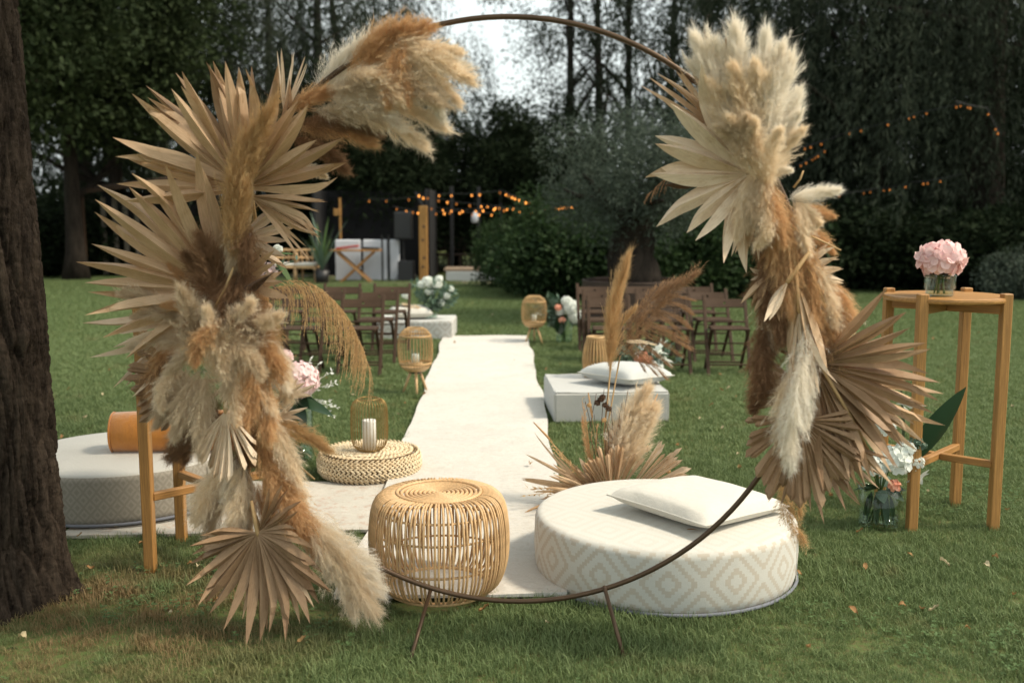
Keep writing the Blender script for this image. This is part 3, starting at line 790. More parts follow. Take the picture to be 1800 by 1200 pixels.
def cane_lantern():
    t = empty('cane_lantern', 'slim barrel cane lantern standing on the grey square pouf', 'lantern', (.675, 8.17, .238))
    prof = smooth_prof([(.070, .318), (.092, .24), (.104, .15), (.098, .06), (.088, .004)], 12)
    me = cane_mesh(prof, .0056, 6)
    for k in range(24): part('cane', me, M_['rattan2'], t, local=RZ(2 * PI * k / 24))
    part('top_ring', smooth(MB().lathe([(.052, .308), (.076, .308), (.080, .322), (.074, .330), (.052, .330), (.052, .308)], 32)), M_['rattan2'], t)
    part('base_ring', smooth(MB().ring((0, 0, .007), .090, .007, 32, 6)), M_['rattan2'], t)
    part('base_plate', MB().lathe([(.001, .004), (.088, .004), (.088, .010), (.001, .010)], 28), M_['rattan2'], t)
    candle(t, T(0, 0, .011), .032, .09)
cane_lantern()

# ------------------------------------------------------------------ folding chairs
def make_chair():
    """wooden folding chair facing -Y: long frame from back top to front foot, short frame from seat front to rear foot"""
    t = empty('folding_chair', 'x', 'chair')
    W = .40
    A = lambda s, k: Vector((s * W / 2, .235 - .425 * k, .745 - .745 * k))      # long frame, k 0 top .. 1 front foot
    B = lambda s, k: Vector((s * (W / 2 - .026), -.165 + .385 * k, .455 - .455 * k))
    for s in (-1, 1):
        part('back_post', MB().bar(A(s, 0), A(s, 1), .020, .034, .004, (1, 0, 0)), M_['walnut'], t)
        part('leg', MB().bar(B(s, 0), B(s, 1), .018, .030, .004, (1, 0, 0)), M_['walnut'], t)
    # curved back board with a finger hole
    mb = MB(); n = 24; c = A(1, .055); c.x = 0; dn = (A(1, 1) - A(1, 0)).normalized()
    outer = []; hole = []; hr = .0085
    H = .088
    def bow(x): return .016 * (1 - (2 * x / W) ** 2)
    xs = np.linspace(-W / 2 + .008, W / 2 - .008, 13)
    def pt(x, d, off):
        p = c + dn * d; nrm = Vector((0, -dn.z, dn.y)).normalized()
        return (x, p.y + bow(x) + nrm.y * off, p.z + nrm.z * off)
    zs = [0, H * .5 - .011, H * .5 + .011, H]
    cx = sorted(list(xs) + [-.011, .011]); cx = [x for x in cx if not (abs(x) < .0105)]
    for off in (-.007, .007):
        for x in cx:
            for d in zs: mb.v.append(pt(x, d, off))
    m = len(cx); K = m * 4
    for i in range(m - 1):
        for j in range(3):
            if abs(cx[i] + .011) < 1e-6 and j == 1: continue
            a, b, cc, d = i * 4 + j, i * 4 + j + 1, (i + 1) * 4 + j + 1, (i + 1) * 4 + j
            mb.f.append((a, b, cc, d)); mb.f.append((K + a, K + d, K + cc, K + b))
        for j, fl in ((0, 0), (3, 1)):
            a, d = i * 4 + j, (i + 1) * 4 + j; mb.f.append((a, d, K + d, K + a) if not fl else (a, K + a, K + d, d))
    hi = cx.index(-.011)
    for a, b in ((hi * 4 + 1, hi * 4 + 2), (hi * 4 + 2, hi * 4 + 6), (hi * 4 + 6, hi * 4 + 5), (hi * 4 + 5, hi * 4 + 1)): mb.f.append((a, b, K + b, K + a))
    part('back_board', mb, M_['walnut_x'], t)
    def rung(name, f, k, w, h):
        part(name, MB().bar(f(-1, k), f(1, k), w, h, .004), M_['walnut_x'], t)
    rung('back_rail', A, .335, .024, .016); rung('front_rung', A, .86, .020, .016); rung('front_rung', A, .60, .018, .014)
    rung('rear_rung', B, .80, .020, .016); rung('rear_rung', B, .62, .016, .014)
    for k in range(6):
        y = -.175 + k * .058; part('seat_slat', MB().box((0, y, .452 - .006 * abs(k - 2.5) / 2.5 + .004 * (k == 0)), (W - .058 if k < 4 else W - .07, .046, .016), .004), M_['walnut_x'], t)
    for s in (-1, 1):
        part('seat_rail', MB().box((s * (W / 2 - .042), -.03, .434), (.018, .32, .020), .003), M_['walnut'], t)
        part('bolt', MB().tube([(s * (W / 2 - .05), -.02, .43), (s * (W / 2 + .014), -.02, .43)], .005, 8), M_['black'], t)
    return t
M_['walnut_x'] = wood('dark stained beech rail', (.076, .047, .030), .55, (1.2, 12, 12), .3, None, .12)
proto = make_chair(); first = True
ROWS = (9.86, 10.70, 11.56); RN = ('front', 'second', 'third')
for side, xs, blk in ((1, (.955, 1.525, 2.10), 'block by the brown planter'), (-1, (-1.475, -2.05, -2.62), 'block by the diamond patterned pouf')):
    for ri, y in enumerate(ROWS):
        for si, x in enumerate(xs):
            xx = x + (.05 if side < 0 else 0) * ri + random.uniform(-.015, .015)
            M = T(xx, y + random.uniform(-.02, .02), 0) @ RZ(random.uniform(-.035, .035))
            if first: o = proto; o.matrix_basis = M; WM[o.name] = M; first = False
            else: o = copy_tree(proto, None, M)
            o['label'] = 'dark brown folding chair, %s row, %s seat, %s' % (RN[ri], ('aisle', 'middle', 'outer')[si], blk)
            o['group'] = 'folding chairs set out for guests'
# ------------------------------------------------------------------ plant pieces
def plume_mesh(seed, L=1.0, W=.115, nbr=150, nh=64, bow=.12, hl=.055, hw=.0028, open_=1.0):
    """pampas plume of unit length along +Z: stem, side branchlets and fine hairs"""
    r = np.random.default_rng(seed)
    def spine(t): return np.stack([-bow * np.sin(t * PI) * .8 + 0 * t, 0.02 * np.sin(t * 7 + seed), t * L], -1)
    tb = .05 + .93 * r.random(nbr) ** .9; a = r.uniform(0, 2 * PI, nbr)
    env = W * (np.sin(np.clip(tb * 1.02, 0, 1) ** .62 * PI) ** .7 * .95 + .12) * (r.uniform(.25, 1.15, nbr) + .45 * (r.random(nbr) > .88))
    B = spine(tb)
    # branchlets leave the stem, sweep towards the tip and nod at the end; hairs feather out along each
    blen = (.13 + .15 * (1 - tb)) * (r.uniform(.7, 1.3, nbr) + .5 * (r.random(nbr) > .85)) * open_
    nod = r.normal(0, .35, (nbr, 2)) * env[:, None]
    h = np.repeat(np.arange(nbr), nh); u = r.random(len(h)) ** .7
    outx = np.cos(a)[h]; outy = np.sin(a)[h]
    rr = env[h] * (1 - (1 - u) ** 1.8); zz = blen[h] * u
    P = B[h] + np.c_[outx * rr + nod[h, 0] * u ** 2, outy * rr + nod[h, 1] * u ** 2, zz] + r.normal(0, .0035, (len(h), 3))
    D = np.c_[outx * (1.1 - .5 * u), outy * (1.1 - .5 * u), .45 + .5 * u] + r.normal(0, .56, (len(h), 3)); D /= np.linalg.norm(D, axis=1)[:, None]
    U = np.cross(D, r.normal(0, 1, (len(h), 3))); U /= np.linalg.norm(U, axis=1)[:, None] + 1e-9
    l = (hl * (1.15 - .4 * u) * (r.uniform(.4, 1.3, len(h)) + 1.1 * (r.random(len(h)) > .93)))[:, None]; w = hw * r.uniform(.6, 1.3, len(h))[:, None]
    V = np.stack([P - U * w * .5, P + U * w * .5, P + D * l], 1).reshape(-1, 3); F = np.arange(len(V)).reshape(-1, 3)
    return np_mesh('plume', V, F)
def reed_mesh(seed, n=90, nh=40, hl=.12, hw=.0022, drop=.42, nod=.45, rise=.30):
    """nodding reed head: a stem arching over +X with long thin threads hanging from it. unit chord along +X"""
    r = np.random.default_rng(seed); V = []; 
    def spine(t): return np.stack([t, 0 * t, rise * np.sin(t * PI * .8) - nod * t ** 2.2], -1)
    tb = r.random(n) ** .85 * .95 + .05; B = spine(tb); T1 = spine(np.minimum(tb + .03, 1.2)) - B; T1 /= np.linalg.norm(T1, axis=1)[:, None]
    ln = drop * (.35 + .65 * np.sin(np.clip(tb, 0, 1) * PI) ** .6) * r.uniform(.5, 1.15, n); sp = r.normal(0, .10, (n, 2))
    h = np.repeat(np.arange(n), nh); u = np.tile(np.linspace(0, 1, nh), n)
    def thread(h, u):
        l = ln[h][:, None]; q = u[:, None]
        return B[h] + T1[h] * l * (q * .75) * (1 - .35 * q) + np.c_[sp[h, 0] * u * .5, sp[h, 1] * u, -(u ** 1.7)] * np.c_[np.ones(len(h)) * .4, np.ones(len(h)), l[:, 0] * .85]
    P = thread(h, u); Q = thread(h, np.minimum(u + 1.3 / nh, 1.02)); D = Q - P
    U = np.cross(D, r.normal(0, 1, P.shape)); U /= np.linalg.norm(U, axis=1)[:, None] + 1e-9
    A = np.stack([P - U * hw * .5, P + U * hw * .5, Q], 1).reshape(-1, 3)
    # short bristles on the threads
    k = r.integers(0, len(P), len(P)); D2 = D[k] / (np.linalg.norm(D[k], axis=1)[:, None] + 1e-9) + r.normal(0, .35, (len(k), 3)); D2 /= np.linalg.norm(D2, axis=1)[:, None]
    U2 = np.cross(D2, r.normal(0, 1, P.shape)); U2 /= np.linalg.norm(U2, axis=1)[:, None] + 1e-9; l2 = .035 * r.uniform(.4, 1.3, len(k))[:, None]
    C = np.stack([P[k] - U2 * hw * .4, P[k] + U2 * hw * .4, P[k] + D2 * l2], 1).reshape(-1, 3)
    V = np.r_[A, C]; return np_mesh('reed', V, np.arange(len(V)).reshape(-1, 3))
PLUMES = [plume_mesh(20 + i, W=.115, nbr=270, nh=66, bow=(.05, .10, .16, .12, .2, .03)[i], hl=.07, hw=.0022) for i in range(6)]
PLUMES_FAT = [plume_mesh(40 + i, W=.185, nbr=350, nh=74, bow=(.08, .15, .04)[i], hl=.085, hw=.0022) for i in range(3)]
PLUMES_THIN = [plume_mesh(60 + i, W=.060, nbr=120, nh=46, bow=(.08, .2)[i], hl=.045, hw=.0024) for i in range(2)]
_pl = {}
def with_mat(me, mat):
    k = (me.name, mat.name)
    if k not in _pl:
        c = me if len(me.materials) == 0 else me.copy()
        c.materials.clear(); c.materials.append(mat); _pl[k] = c
    return _pl[k]
def plume(parent, a, b, mat, kind=0, wid=1.0, name='pampas_plume', stalk=True, bowdir=None):
    """plume from base a to tip b"""
    a = Vector(a); b = Vector(b); z = b - a; L = z.length; z.normalize()
    bow = Vector(bowdir) if bowdir is not None else Vector((random.uniform(-.5, .5), random.uniform(-.4, .4), -1))
    x = bow - z * bow.dot(z)
    if x.length < 1e-3: x = z.orthogonal()
    x.normalize(); y = z.cross(x)
    M = Matrix((x * L * wid, y * L * wid, z * L)).transposed().to_4x4(); M.translation = a
    pool = (PLUMES, PLUMES_FAT, PLUMES_THIN)[kind]
    o = part(name, with_mat(random.choice(pool), M_[mat]), None, parent, M=M)
    return o
def blade_mesh(kind, seed):
    """one folded palm blade, unit length along +X, lying in XY, keel towards +Z; tips curl, edges ripple, some split"""
    r = np.random.default_rng(seed); V = []; F = []; n = 15
    bend0 = r.uniform(-.10, .22) if kind != 'strap' else r.uniform(-.5, .3)
    curl0 = r.choice([0, 0, .10, -.16, .22]) if kind == 'lance' else r.uniform(-.03, .03)
    keel0 = r.uniform(.55, 1.15); tw = r.normal(0, .35); sd = r.uniform(-.07, .07); split = kind == 'lance' and seed % 3 == 0
    tip = r.uniform(.97, 1.0)
    for i in range(n):
        t = i / (n - 1)
        if kind == 'pleat': w = .062 * t if t < .93 else .062 * .93 * (1 - t) / .07 * .9
        elif kind == 'strap': w = .018 * math.sin(PI * min(1, t * .9 + .1)) ** .5
        else: w = .047 * (t / .50) ** .75 if t < .50 else .047 * max(0.0, 1 - ((t - .50) / .50) ** 2.1)
        keel = {'pleat': .55, 'strap': .25}.get(kind, keel0) * w
        z = bend0 * t * t + curl0 * max(0, t - .72) ** 1.3 * 2.5; y = sd * t * t
        a = tw * t * (.2 if kind == 'pleat' else 1); rip = .0022 * math.sin(t * 21 + seed) * t
        for q, k in ((w, -keel), (0, keel), (-w, -keel)):
            if split and q == 0 and t > .8: k = -keel * 2
            yy, zz = q * math.cos(a) - k * math.sin(a), q * math.sin(a) + k * math.cos(a)
            V.append((t * tip, yy + y, zz + z + (rip if q else 0)))
    for i in range(n - 1):
        for j in range(2):
            q = i * 3 + j; F.append((q, q + 1, q + 4, q + 3))
    return MB().add(V, F).mesh('leaf_blade')
BLADES = {k: [blade_mesh(k, 100 + i) for i in range(9)] for k in ('lance', 'pleat', 'strap')}
def palm(parent, c, right, up, a0, a1, n, L, mat, kind='lance', wid=1.0, lenf=None, tilt=0.0, cup=.12, jit=.12, stalk=None, twist=.5, name='palm_leaf'):
    """fan leaf at c in the plane (right, up); blades from angle a0 to a1 (degrees)"""
    right = Vector(right).normalized(); nrm = right.cross(Vector(up)).normalized(); up = nrm.cross(right)
    fr = Matrix((right, up, nrm)).transposed().to_4x4(); fr.translation = c
    mid = math.radians((a0 + a1) / 2)
    fr = fr @ Matrix.Rotation(tilt, 4, Vector((-math.sin(mid), math.cos(mid), 0)))
    s = stalk if stalk is not None else .12
    mb = MB().tube([(-s * math.cos(mid), -s * math.sin(mid), -.01), (0, 0, -.004), (.04 * L * math.cos(mid), .04 * L * math.sin(mid), 0)], [.006, .009, .004], 7)
    lf = part(name, smooth(mb), M_['stalk'], parent, M=fr)
    for i in range(n):
        t = i / max(1, n - 1); a = math.radians(a0 + (a1 - a0) * (t + random.uniform(-.25, .25) / n))
        l = L * random.uniform(1 - jit, 1 + jit * .4) * (lenf(t) if lenf else 1)
        sp = abs(math.radians(a1 - a0)) / n
        wd = wid * min(2.2, max(.45, sp / .105)) if kind != 'strap' else wid
        M = RZ(a) @ RY(-cup * random.uniform(.3, 1.6)) @ RX(random.uniform(-twist, twist)) @ SCL(l, l * wd, l * (.8 + .4 * wd))
        if random.random() < .12 and kind == 'lance': M = M @ RY(random.uniform(-.25, .35))
        part('leaf_blade', with_mat(random.choice(BLADES[kind]), M_[mat]), None, lf, M=fr @ M)
    return lf

def petal_ball(r, n, size, seed, squash=.85, cup=.5, florets=4):
    q = np.random.default_rng(seed); V = []; F = []
    for i in range(n):
        z = 1 - 2 * (i + .5) / n
        if z < -.72: continue
        a = i * 2.39996; rr = math.sqrt(1 - z * z); nrm = Vector((rr * math.cos(a), rr * math.sin(a), z)) + Vector(q.normal(0, .12, 3)); nrm.normalize()
        c = Vector((nrm.x * r, nrm.y * r, nrm.z * r * squash)) * q.uniform(.90, 1.05)
        x = nrm.orthogonal().normalized(); x.rotate(Matrix.Rotation(q.uniform(0, 6), 3, nrm)); y = nrm.cross(x)
        for k in range(florets):
            b = 2 * PI * k / florets + q.normal(0, .15); d = x * math.cos(b) + y * math.sin(b); e = nrm.cross(d); s = size * q.uniform(.8, 1.2); cu = cup * q.uniform(.3, 1.3)
            o = len(V)
            for u, w, hgt in ((0, 0, 0), (.55, .48, .16), (.55, 0, .10), (.55, -.48, .16), (1.0, .30, .30), (1.08, 0, .22), (1.0, -.30, .30)):
                V.append(c + d * s * u + e * s * w + nrm * s * hgt * cu * 1.6)
            F += [(o, o + 2, o + 1), (o, o + 3, o + 2), (o + 1, o + 2, o + 5, o + 4), (o + 2, o + 3, o + 6, o + 5)]
    return MB().add(V, F)
def leaf_mesh(L, W, bend=.25, fold=.25, n=9):
    V = []; F = []
    for i in range(n):
        t = i / (n - 1); w = W / 2 * math.sin(PI * t ** .8) ** .8 if 0 < t < 1 else .001
        z = -bend * L * t * t
        V += [(L * t, w, z + fold * w), (L * t, 0, z), (L * t, -w, z + fold * w)]
    for i in range(n - 1):
        for j in range(2): q = i * 3 + j; F.append((q, q + 1, q + 4, q + 3))
    return smooth(MB().add(V, F))
def frame_to(a, b, roll=0.0):
    a = Vector(a); b = Vector(b); x = (b - a).normalized(); y = Vector((0, 0, 1)).cross(x)
    if y.length < 1e-3: y = Vector((0, 1, 0))
    y.normalize(); z = x.cross(y)
    M = Matrix((x, y, z)).transposed().to_4x4(); M.translation = a
    return M @ RX(roll)
def big_leaf(t, a, b, W, mat='leaf', roll=.3, bend=.12, name='leaf'):
    L = (Vector(b) - Vector(a)).length
    return part(name, leaf_mesh(L, W, bend), M_[mat], t, M=frame_to(a, b, roll))
def stem(t, pts, r=.003, mat='stemg', name='stem'):
    return part(name, smooth(MB().tube(pts, r, 6)), M_[mat], t, M=Matrix.Identity(4))
def sprig(t, a, b, mat, n=14, L=.04, W=.014, name='sprig', seed=0):
    """thin twig with small leaves or florets along it"""
    r = np.random.default_rng(seed + 900); a = Vector(a); b = Vector(b); d = (b - a); mb = MB().tube([a, a.lerp(b, .5) + Vector((0, 0, .01)), b], .0016, 5)
    tt = r.uniform(.25, 1.05, n); P = np.array([list(a + d * float(k)) for k in tt]); D = np.tile(np.array(d.normalized()), (n, 1)) + r.normal(0, .6, (n, 3)) ; 
    V, F = leaf_cloud(P, D, L, W, r, .5); o = len(mb.v); mb.v += [tuple(v) for v in V]; mb.f += [tuple(int(i) + o for i in f) for f in F]
    return part(name, mb, M_[mat], t, M=Matrix.Identity(4))
def vase(t, prof, mat, water=None):
    v = part('vase', smooth(MB().lathe(prof, 36)), M_[mat], t)
    return v

# ------------------------------------------------------------------ vases and flowers
def hydrangea_on_table():
    b = (2.085, 4.985, 1.146)
    v = empty('ribbed_vase', 'small clear ribbed tumbler vase on the oak bar table', 'vase', b)
    n = 40; prof = [(.058, 0), (.066, .006), (.066, .030), (.068, .034), (.068, .10), (.071, .106)]
    mb = MB(); m = []
    for r, z in prof + [(r - .005, z) for r, z in prof[::-1]]: m.append((r, z))
    mb.lathe([(.001, 0)] + m, n)
    part('glass', smooth(mb), M_['glass'], v)
    for k in range(26):
        a = 2 * PI * k / 26
        part('rib', smooth(MB().tube([(.069 * math.cos(a), .069 * math.sin(a), z) for z in (.036, .07, .098)], .0032, 6)), M_['glass'], v)
    part('water', smooth(MB().lathe([(.001, .008), (.060, .008), (.0605, .034), (.001, .034)], 32)), M_['glass_d'], v)
    f = empty('hydrangea', 'full pale pink hydrangea head in the ribbed glass on the bar table', 'flower', (b[0], b[1], b[2] + .012))
    part('flower_head', petal_ball(.100, 62, .047, 5, .66), M_['pink'], f, local=T(0, 0, .168))
    part('flower_core', smooth(MB().lathe([(.001, .108), (.06, .115), (.092, .16), (.07, .21), (.001, .232)], 20)), M_['pink'], f)
    for k in range(5):
        a = k * 1.3; part('stem', MB().tube([(.025 * math.cos(a), .025 * math.sin(a), 0), (.01 * math.cos(a), .01 * math.sin(a), .09)], .0035, 6), M_['stemg'], f)
    for k in range(4): big_leaf(f, Vector(b) + Vector((.02 * math.cos(k * 1.6), .02 * math.sin(k * 1.6), .085)), Vector(b) + Vector((.085 * math.cos(k * 1.6), .085 * math.sin(k * 1.6), .105)), .04)
hydrangea_on_table()

def cyl_vase(label, loc, r, h, mat='glass', name='glass_vase', flare=0.0):
    v = empty(name, label, 'vase', loc)
    prof = [(.001, .0), (r * .92, 0), (r, .012), (r, h * .5), (r + flare, h), (r + flare - .005, h), (r - .006, h * .5), (r - .006, .02), (.001, .016)]
    part('glass', smooth(MB().lathe(prof, 40)), M_[mat], v)
    part('rim', smooth(MB().ring((0, 0, h), r + flare - .002, .0034, 40, 6)), M_['glass_d'], v)
    part('water', smooth(MB().lathe([(.001, .018), (r - .008, .018), (r - .008, h * .32), (.001, h * .32)], 32)), M_['glass_d'], v)
    return v
def bouquet(label, loc, stems_r, h):
    f = empty('bouquet', label, 'bouquet', loc)
    for k in range(9):
        a = k * 2.4; q = stems_r * (.3 + .7 * random.random())
        p = WM[f.name].translation
        stem(f, [p + Vector((q * math.cos(a), q * math.sin(a), .0)), p + Vector((-.2 * q * math.cos(a), -.2 * q * math.sin(a), h * .6)), p + Vector((-q * 1.1 * math.cos(a), -q * 1.1 * math.sin(a), h * 1.15))], .003)
    return f
def ball(f, p, r, mat, n=60, size=None, seed=0, name='bloom', squash=.85):
    part(name, petal_ball(r, n, size or r * .36, seed, squash), M_[mat], f, M=T(*p) @ RX(random.uniform(-.4, .5)) @ RZ(random.uniform(0, 6)))
def lily(f, p, s, mat, seed):
    r = np.random.default_rng(seed); M = T(*p) @ Euler(r.uniform(-.9, .9, 3)).to_matrix().to_4x4()
    mb = MB()
    for k in range(6):
        q = leaf_mesh(s, s * .42, .35, .3, 6); L = RZ(k * PI / 3 + .1 * (k % 2)) @ RY(-.75 if k % 2 else -.5)
        o = len(mb.v); mb.v += [tuple(L @ v.co) for v in q.vertices]; mb.f += [tuple(i + o for i in pl.vertices) for pl in q.polygons]; bpy.data.meshes.remove(q)
    part('bloom', smooth(mb), M_[mat], f, M=M)

# pink hydrangea bouquet on the grass near the braided pouf
def bouquet_pink():
    L = Vector((-1.345, 6.27, 0)); KEEP_OUT.append((L.x, L.y, .11))
    cyl_vase('tall clear glass cylinder vase on the grass by the braided pouf', L, .105, .33)
    f = bouquet('blush hydrangea bouquet with white sprays and broad leaves by the braided pouf', L + Vector((0, 0, .02)), .06, .36)
    ball(f, at(524, 668, 6.2), .122, 'blush', 150, .032, 21, 'flower_head'); ball(f, at(490, 655, 6.3), .07, 'blush', 70, .026, 22)
    ball(f, at(500, 628, 6.35), .05, 'blush', 60, .018, 23); ball(f, at(478, 668, 6.3), .06, 'whitefl', 50, .03, 24)
    for i, (x, y) in enumerate(((560, 640), (580, 655), (590, 672), (545, 632), (585, 730), (575, 705), (590, 715), (470, 640))):
        sprig(f, at(515, 700, 6.25), at(x, y, 6.2), 'whitefl', 22, .030, .016, seed=i)
    for i, (a, b, w) in enumerate((((515, 700), (585, 724), .085), ((520, 702), (538, 755), .07), ((505, 705), (510, 770), .10), ((500, 700), (485, 745), .08), ((525, 695), (560, 700), .06))):
        big_leaf(f, at(*a, 6.2), at(*b, 6.1), w, roll=.5 - .3 * i)
bouquet_pink()

# white bouquet in the smoked vase below the oak table
def bouquet_white():
    L = Vector((1.815, 4.92, 0)); KEEP_OUT.append((L.x, L.y, .10))
    cyl_vase('short clear glass vase of dark foliage standing on grass beside the bar table leg', L, .098, .205, 'glass', flare=.008)
    f = bouquet('white flower bouquet with two long dark leaves leaning on the bar table', L + Vector((0, 0, .02)), .07, .30)
    for i, (x, y, r) in enumerate(((1572, 808, .066), (1555, 748, .045), (1592, 790, .04), (1540, 815, .055), (1612, 812, .03))):
        ball(f, at(x, y, 4.86), r, 'whitefl', 26, r * .62, 40 + i)
    for i, (x, y) in enumerate(((1618, 845), (1600, 718), (1595, 690 + 40))): lily(f, at(x, y, 4.86), .07, 'whitefl', 60 + i)
    ball(f, at(1572, 852, 4.82), .022, 'peach', 14, .02, 50)
    big_leaf(f, at(1600, 815, 4.88), at(1709, 688, 4.80), .15, roll=-.9, bend=-.10, name='long_leaf')
    big_leaf(f, at(1585, 800, 4.95), at(1588, 660, 4.98), .10, roll=1.3, bend=.05, name='long_leaf')
    for i in range(7):
        a = i * .9; big_leaf(f, L + Vector((.03 * math.cos(a), .03 * math.sin(a), .20)), L + Vector((.13 * math.cos(a), .13 * math.sin(a), .20 + .05 * math.sin(i * 2))), .06, 'euc' if i % 2 else 'leaf')
    for i in range(9):
        a = i * .7; big_leaf(f, L + Vector((.05 * math.cos(a), .05 * math.sin(a), .17)), L + Vector((.075 * math.cos(a), .075 * math.sin(a), .03)), .035, 'leaf', bend=.02)
    for i in range(8): ball(f, at(1612 + random.uniform(-10, 14), 778 + random.uniform(-9, 9), 4.85), .013, 'euc', 10, .012, 70 + i, 'bud')
bouquet_white()

# arrangement on the far tripod lantern side
def bouquet_far():
    L = Vector((.625, 12.16, 0))
    cyl_vase('clear glass vase with one big dark leaf beside the far tripod lantern', L, .10, .30)
    f = bouquet('white hydrangeas and a tall dark leaf in the vase beside the far lantern', L + Vector((0, 0, .02)), .06, .3)
    big_leaf(f, L + Vector((-.05, 0, .15)), at(963, 510, 12.15), .26, roll=1.4, bend=.05); big_leaf(f, L + Vector((-.02, 0, .1)), at(985, 545, 12.1), .2, roll=1.2)
    for i, (x, y, r) in enumerate(((1003, 540, .085), (1012, 556, .08), (996, 530, .06), (985, 548, .05))): ball(f, at(x, y, 12.1), r, 'whitefl', 40, r * .5, 80 + i)
    for i, (x, y) in enumerate(((988, 562), (981, 540))): ball(f, at(x, y, 12.05), .035, 'peach', 20, .02, 90 + i)
    for i in range(10): sprig(f, at(985, 560, 12.1), at(random.uniform(950, 1015), random.uniform(518, 580), 12.1), 'euc', 14, .06, .03, seed=30 + i)
    for i, (x, y) in enumerate(((940, 540), (948, 550), (935, 520))): sprig(f, at(965, 560, 12.2), at(x, y, 12.2), 'euc' if i != 1 else 'whitefl', 12, .05, .03, seed=50 + i)
    L = Vector((-1.02, 12.80, .238))
    cyl_vase('clear glass vase on the diamond patterned pouf', L, .085, .19)
    f = bouquet('white rose bouquet with grey green leaves on the diamond patterned pouf', L + Vector((0, 0, .02)), .05, .3)
    for i, (x, y, r) in enumerate(((752, 495, .06), (768, 500, .055), (755, 512, .05), (741, 500, .045), (785, 520, .04), (776, 532, .04), (714, 518, .045), (793, 508, .03), (772, 490, .04))): ball(f, at(x, y, 12.75), r, 'whitefl', 26, r * .6, 100 + i)
    for i in range(26): sprig(f, at(757, 545, 12.8), at(random.uniform(715, 800), random.uniform(492, 545), 12.8 + random.uniform(-.15, .15)), 'euc', 18, .075, .035, seed=100 + i)
    for i in range(6): big_leaf(f, at(757, 535, 12.75), at(random.uniform(735, 785), random.uniform(515, 540), 12.7), .08, 'euc')
    for i, (x, y) in enumerate(((712, 536), (722, 543), (730, 538))): plume(f, at(750, 556, 12.7), at(x, y, 12.65), 'cream_p', 0, .8)
    # low arrangement behind the grey pouf
    L = Vector((1.13, 8.52, 0))
    v = empty('flower_bowl', 'low pale ceramic bowl on the grass behind the grey square pouf', 'bowl', L)
    part('bowl', smooth(MB().lathe([(.001, .004), (.07, .004), (.10, .08), (.11, .16), (.104, .16), (.09, .08), (.001, .03)], 28)), M_['ivory'], v)
    f = bouquet('loose peach roses and white lilies behind the cushion of the grey pouf', L + Vector((0, 0, .03)), .05, .26)
    for i, (x, y, r) in enumerate(((1130, 628, .045), (1140, 634, .04), (1122, 632, .035), (1145, 642, .04), (1135, 640, .03))): ball(f, at(x, y, 8.45), r, 'peach', 24, r * .6, 130 + i)
    for i, (x, y) in enumerate(((1158, 622), (1152, 632), (1163, 612), (1168, 634), (1128, 618), (1160, 640))): lily(f, at(x, y, 8.45), .085, 'whitefl', 140 + i)
    for i in range(26): sprig(f, at(1138, 655, 8.5), at(random.uniform(1088, 1198), random.uniform(605, 640), 8.5 + random.uniform(-.1, .1)), 'euc', 16, .055, .026, seed=160 + i)
bouquet_far()

# mixed flowers on the tall table behind the palms
def bouquet_left():
    L = Vector((-1.30, 4.47, 1.146))
    cyl_vase('clear glass vase on the bar table behind the palm fans', L, .06, .16)
    f = bouquet('mixed bouquet with orange bud, pink roses and pale leaves behind the palm fans', L + Vector((0, 0, .01)), .035, .22)
    for i, (x, y, r, m) in enumerate(((461, 425, .018, 'peach'), (470, 476, .034, 'blush'), (488, 438, .018, 'whitefl'), (440, 455, .03, 'blush'), (425, 425, .028, 'whitefl'), (450, 500, .03, 'peach'))): ball(f, at(x, y, 4.42), r, m, 22, r * .6, 200 + i)
    for i in range(16): sprig(f, at(415, 495, 4.45), at(random.uniform(380, 520), random.uniform(405, 505), 4.42), 'euc', 12, .04, .018, seed=220 + i)
    for i, (x, y) in enumerate(((515, 442), (500, 448), (520, 500))): big_leaf(f, at(478, 450, 4.42), at(x, y, 4.38), .035, 'stemg')
bouquet_left()
# ------------------------------------------------------------------ the flower ring
RC = Vector((-.0226, 3.606, 1.151)); RR = 1.048
RN_ = Vector((math.sin(-.1), -math.cos(-.1), math.sin(-.075))).normalized()
E1 = Vector((0, 0, 1)).cross(RN_).normalized(); E2 = RN_.cross(E1)
def rp(px, py, off=0.0):
    """place on the ring's plane, moved off metres towards the guests' far side (negative: towards the near lawn)"""
    r = ray(px, py); o = Vector((0, 0, EYE)); t = RN_.dot(RC - o) / RN_.dot(r); Y = (o + r * t).y + off
    return at(px, py, Y)
arch = empty('flower_ring', 'tall brass hoop arch dressed with pampas plumes and dried palm fans', 'arch', (RC.x, RC.y, 0))
P = [RC + (E1 * math.cos(2 * PI * k / 128) + E2 * math.sin(2 * PI * k / 128)) * RR for k in range(128)]
ring_m = MB().tube(P, .0095, 10, closed=True)
part('hoop', smooth(ring_m), M_['brass'], arch, M=Matrix.Identity(4))
for (tx, ty), foot in (((757, 1036), Vector((-.355, 3.385, 0))), ((1062, 1030), Vector((.393, 3.43, 0)))):
    a = rp(tx, ty)
    part('leg', smooth(MB().tube([a, foot], .0075, 8)), M_['brass'], arch, M=Matrix.Identity(4))
PX = 1.0 / 486.0
def fan(cx, cy, off, a0, a1, n, rpx, mat='palm', kind='lance', wid=1.0, lenf=None, tilt=0.0, yaw=0.0, **kw):
    R = Matrix.Rotation(yaw, 3, 'Z')
    return palm(arch, rp(cx, cy, off), R @ E1, E2, a0, a1, n, rpx * PX, mat, kind, wid, lenf, tilt, **kw)
def pl(ax, ay, bx, by, mat, kind=0, wid=1.0, oa=-.05, ob=-.08, **kw):
    return plume(arch, rp(ax, ay, oa), rp(bx, by, ob), mat, kind, wid, **kw)
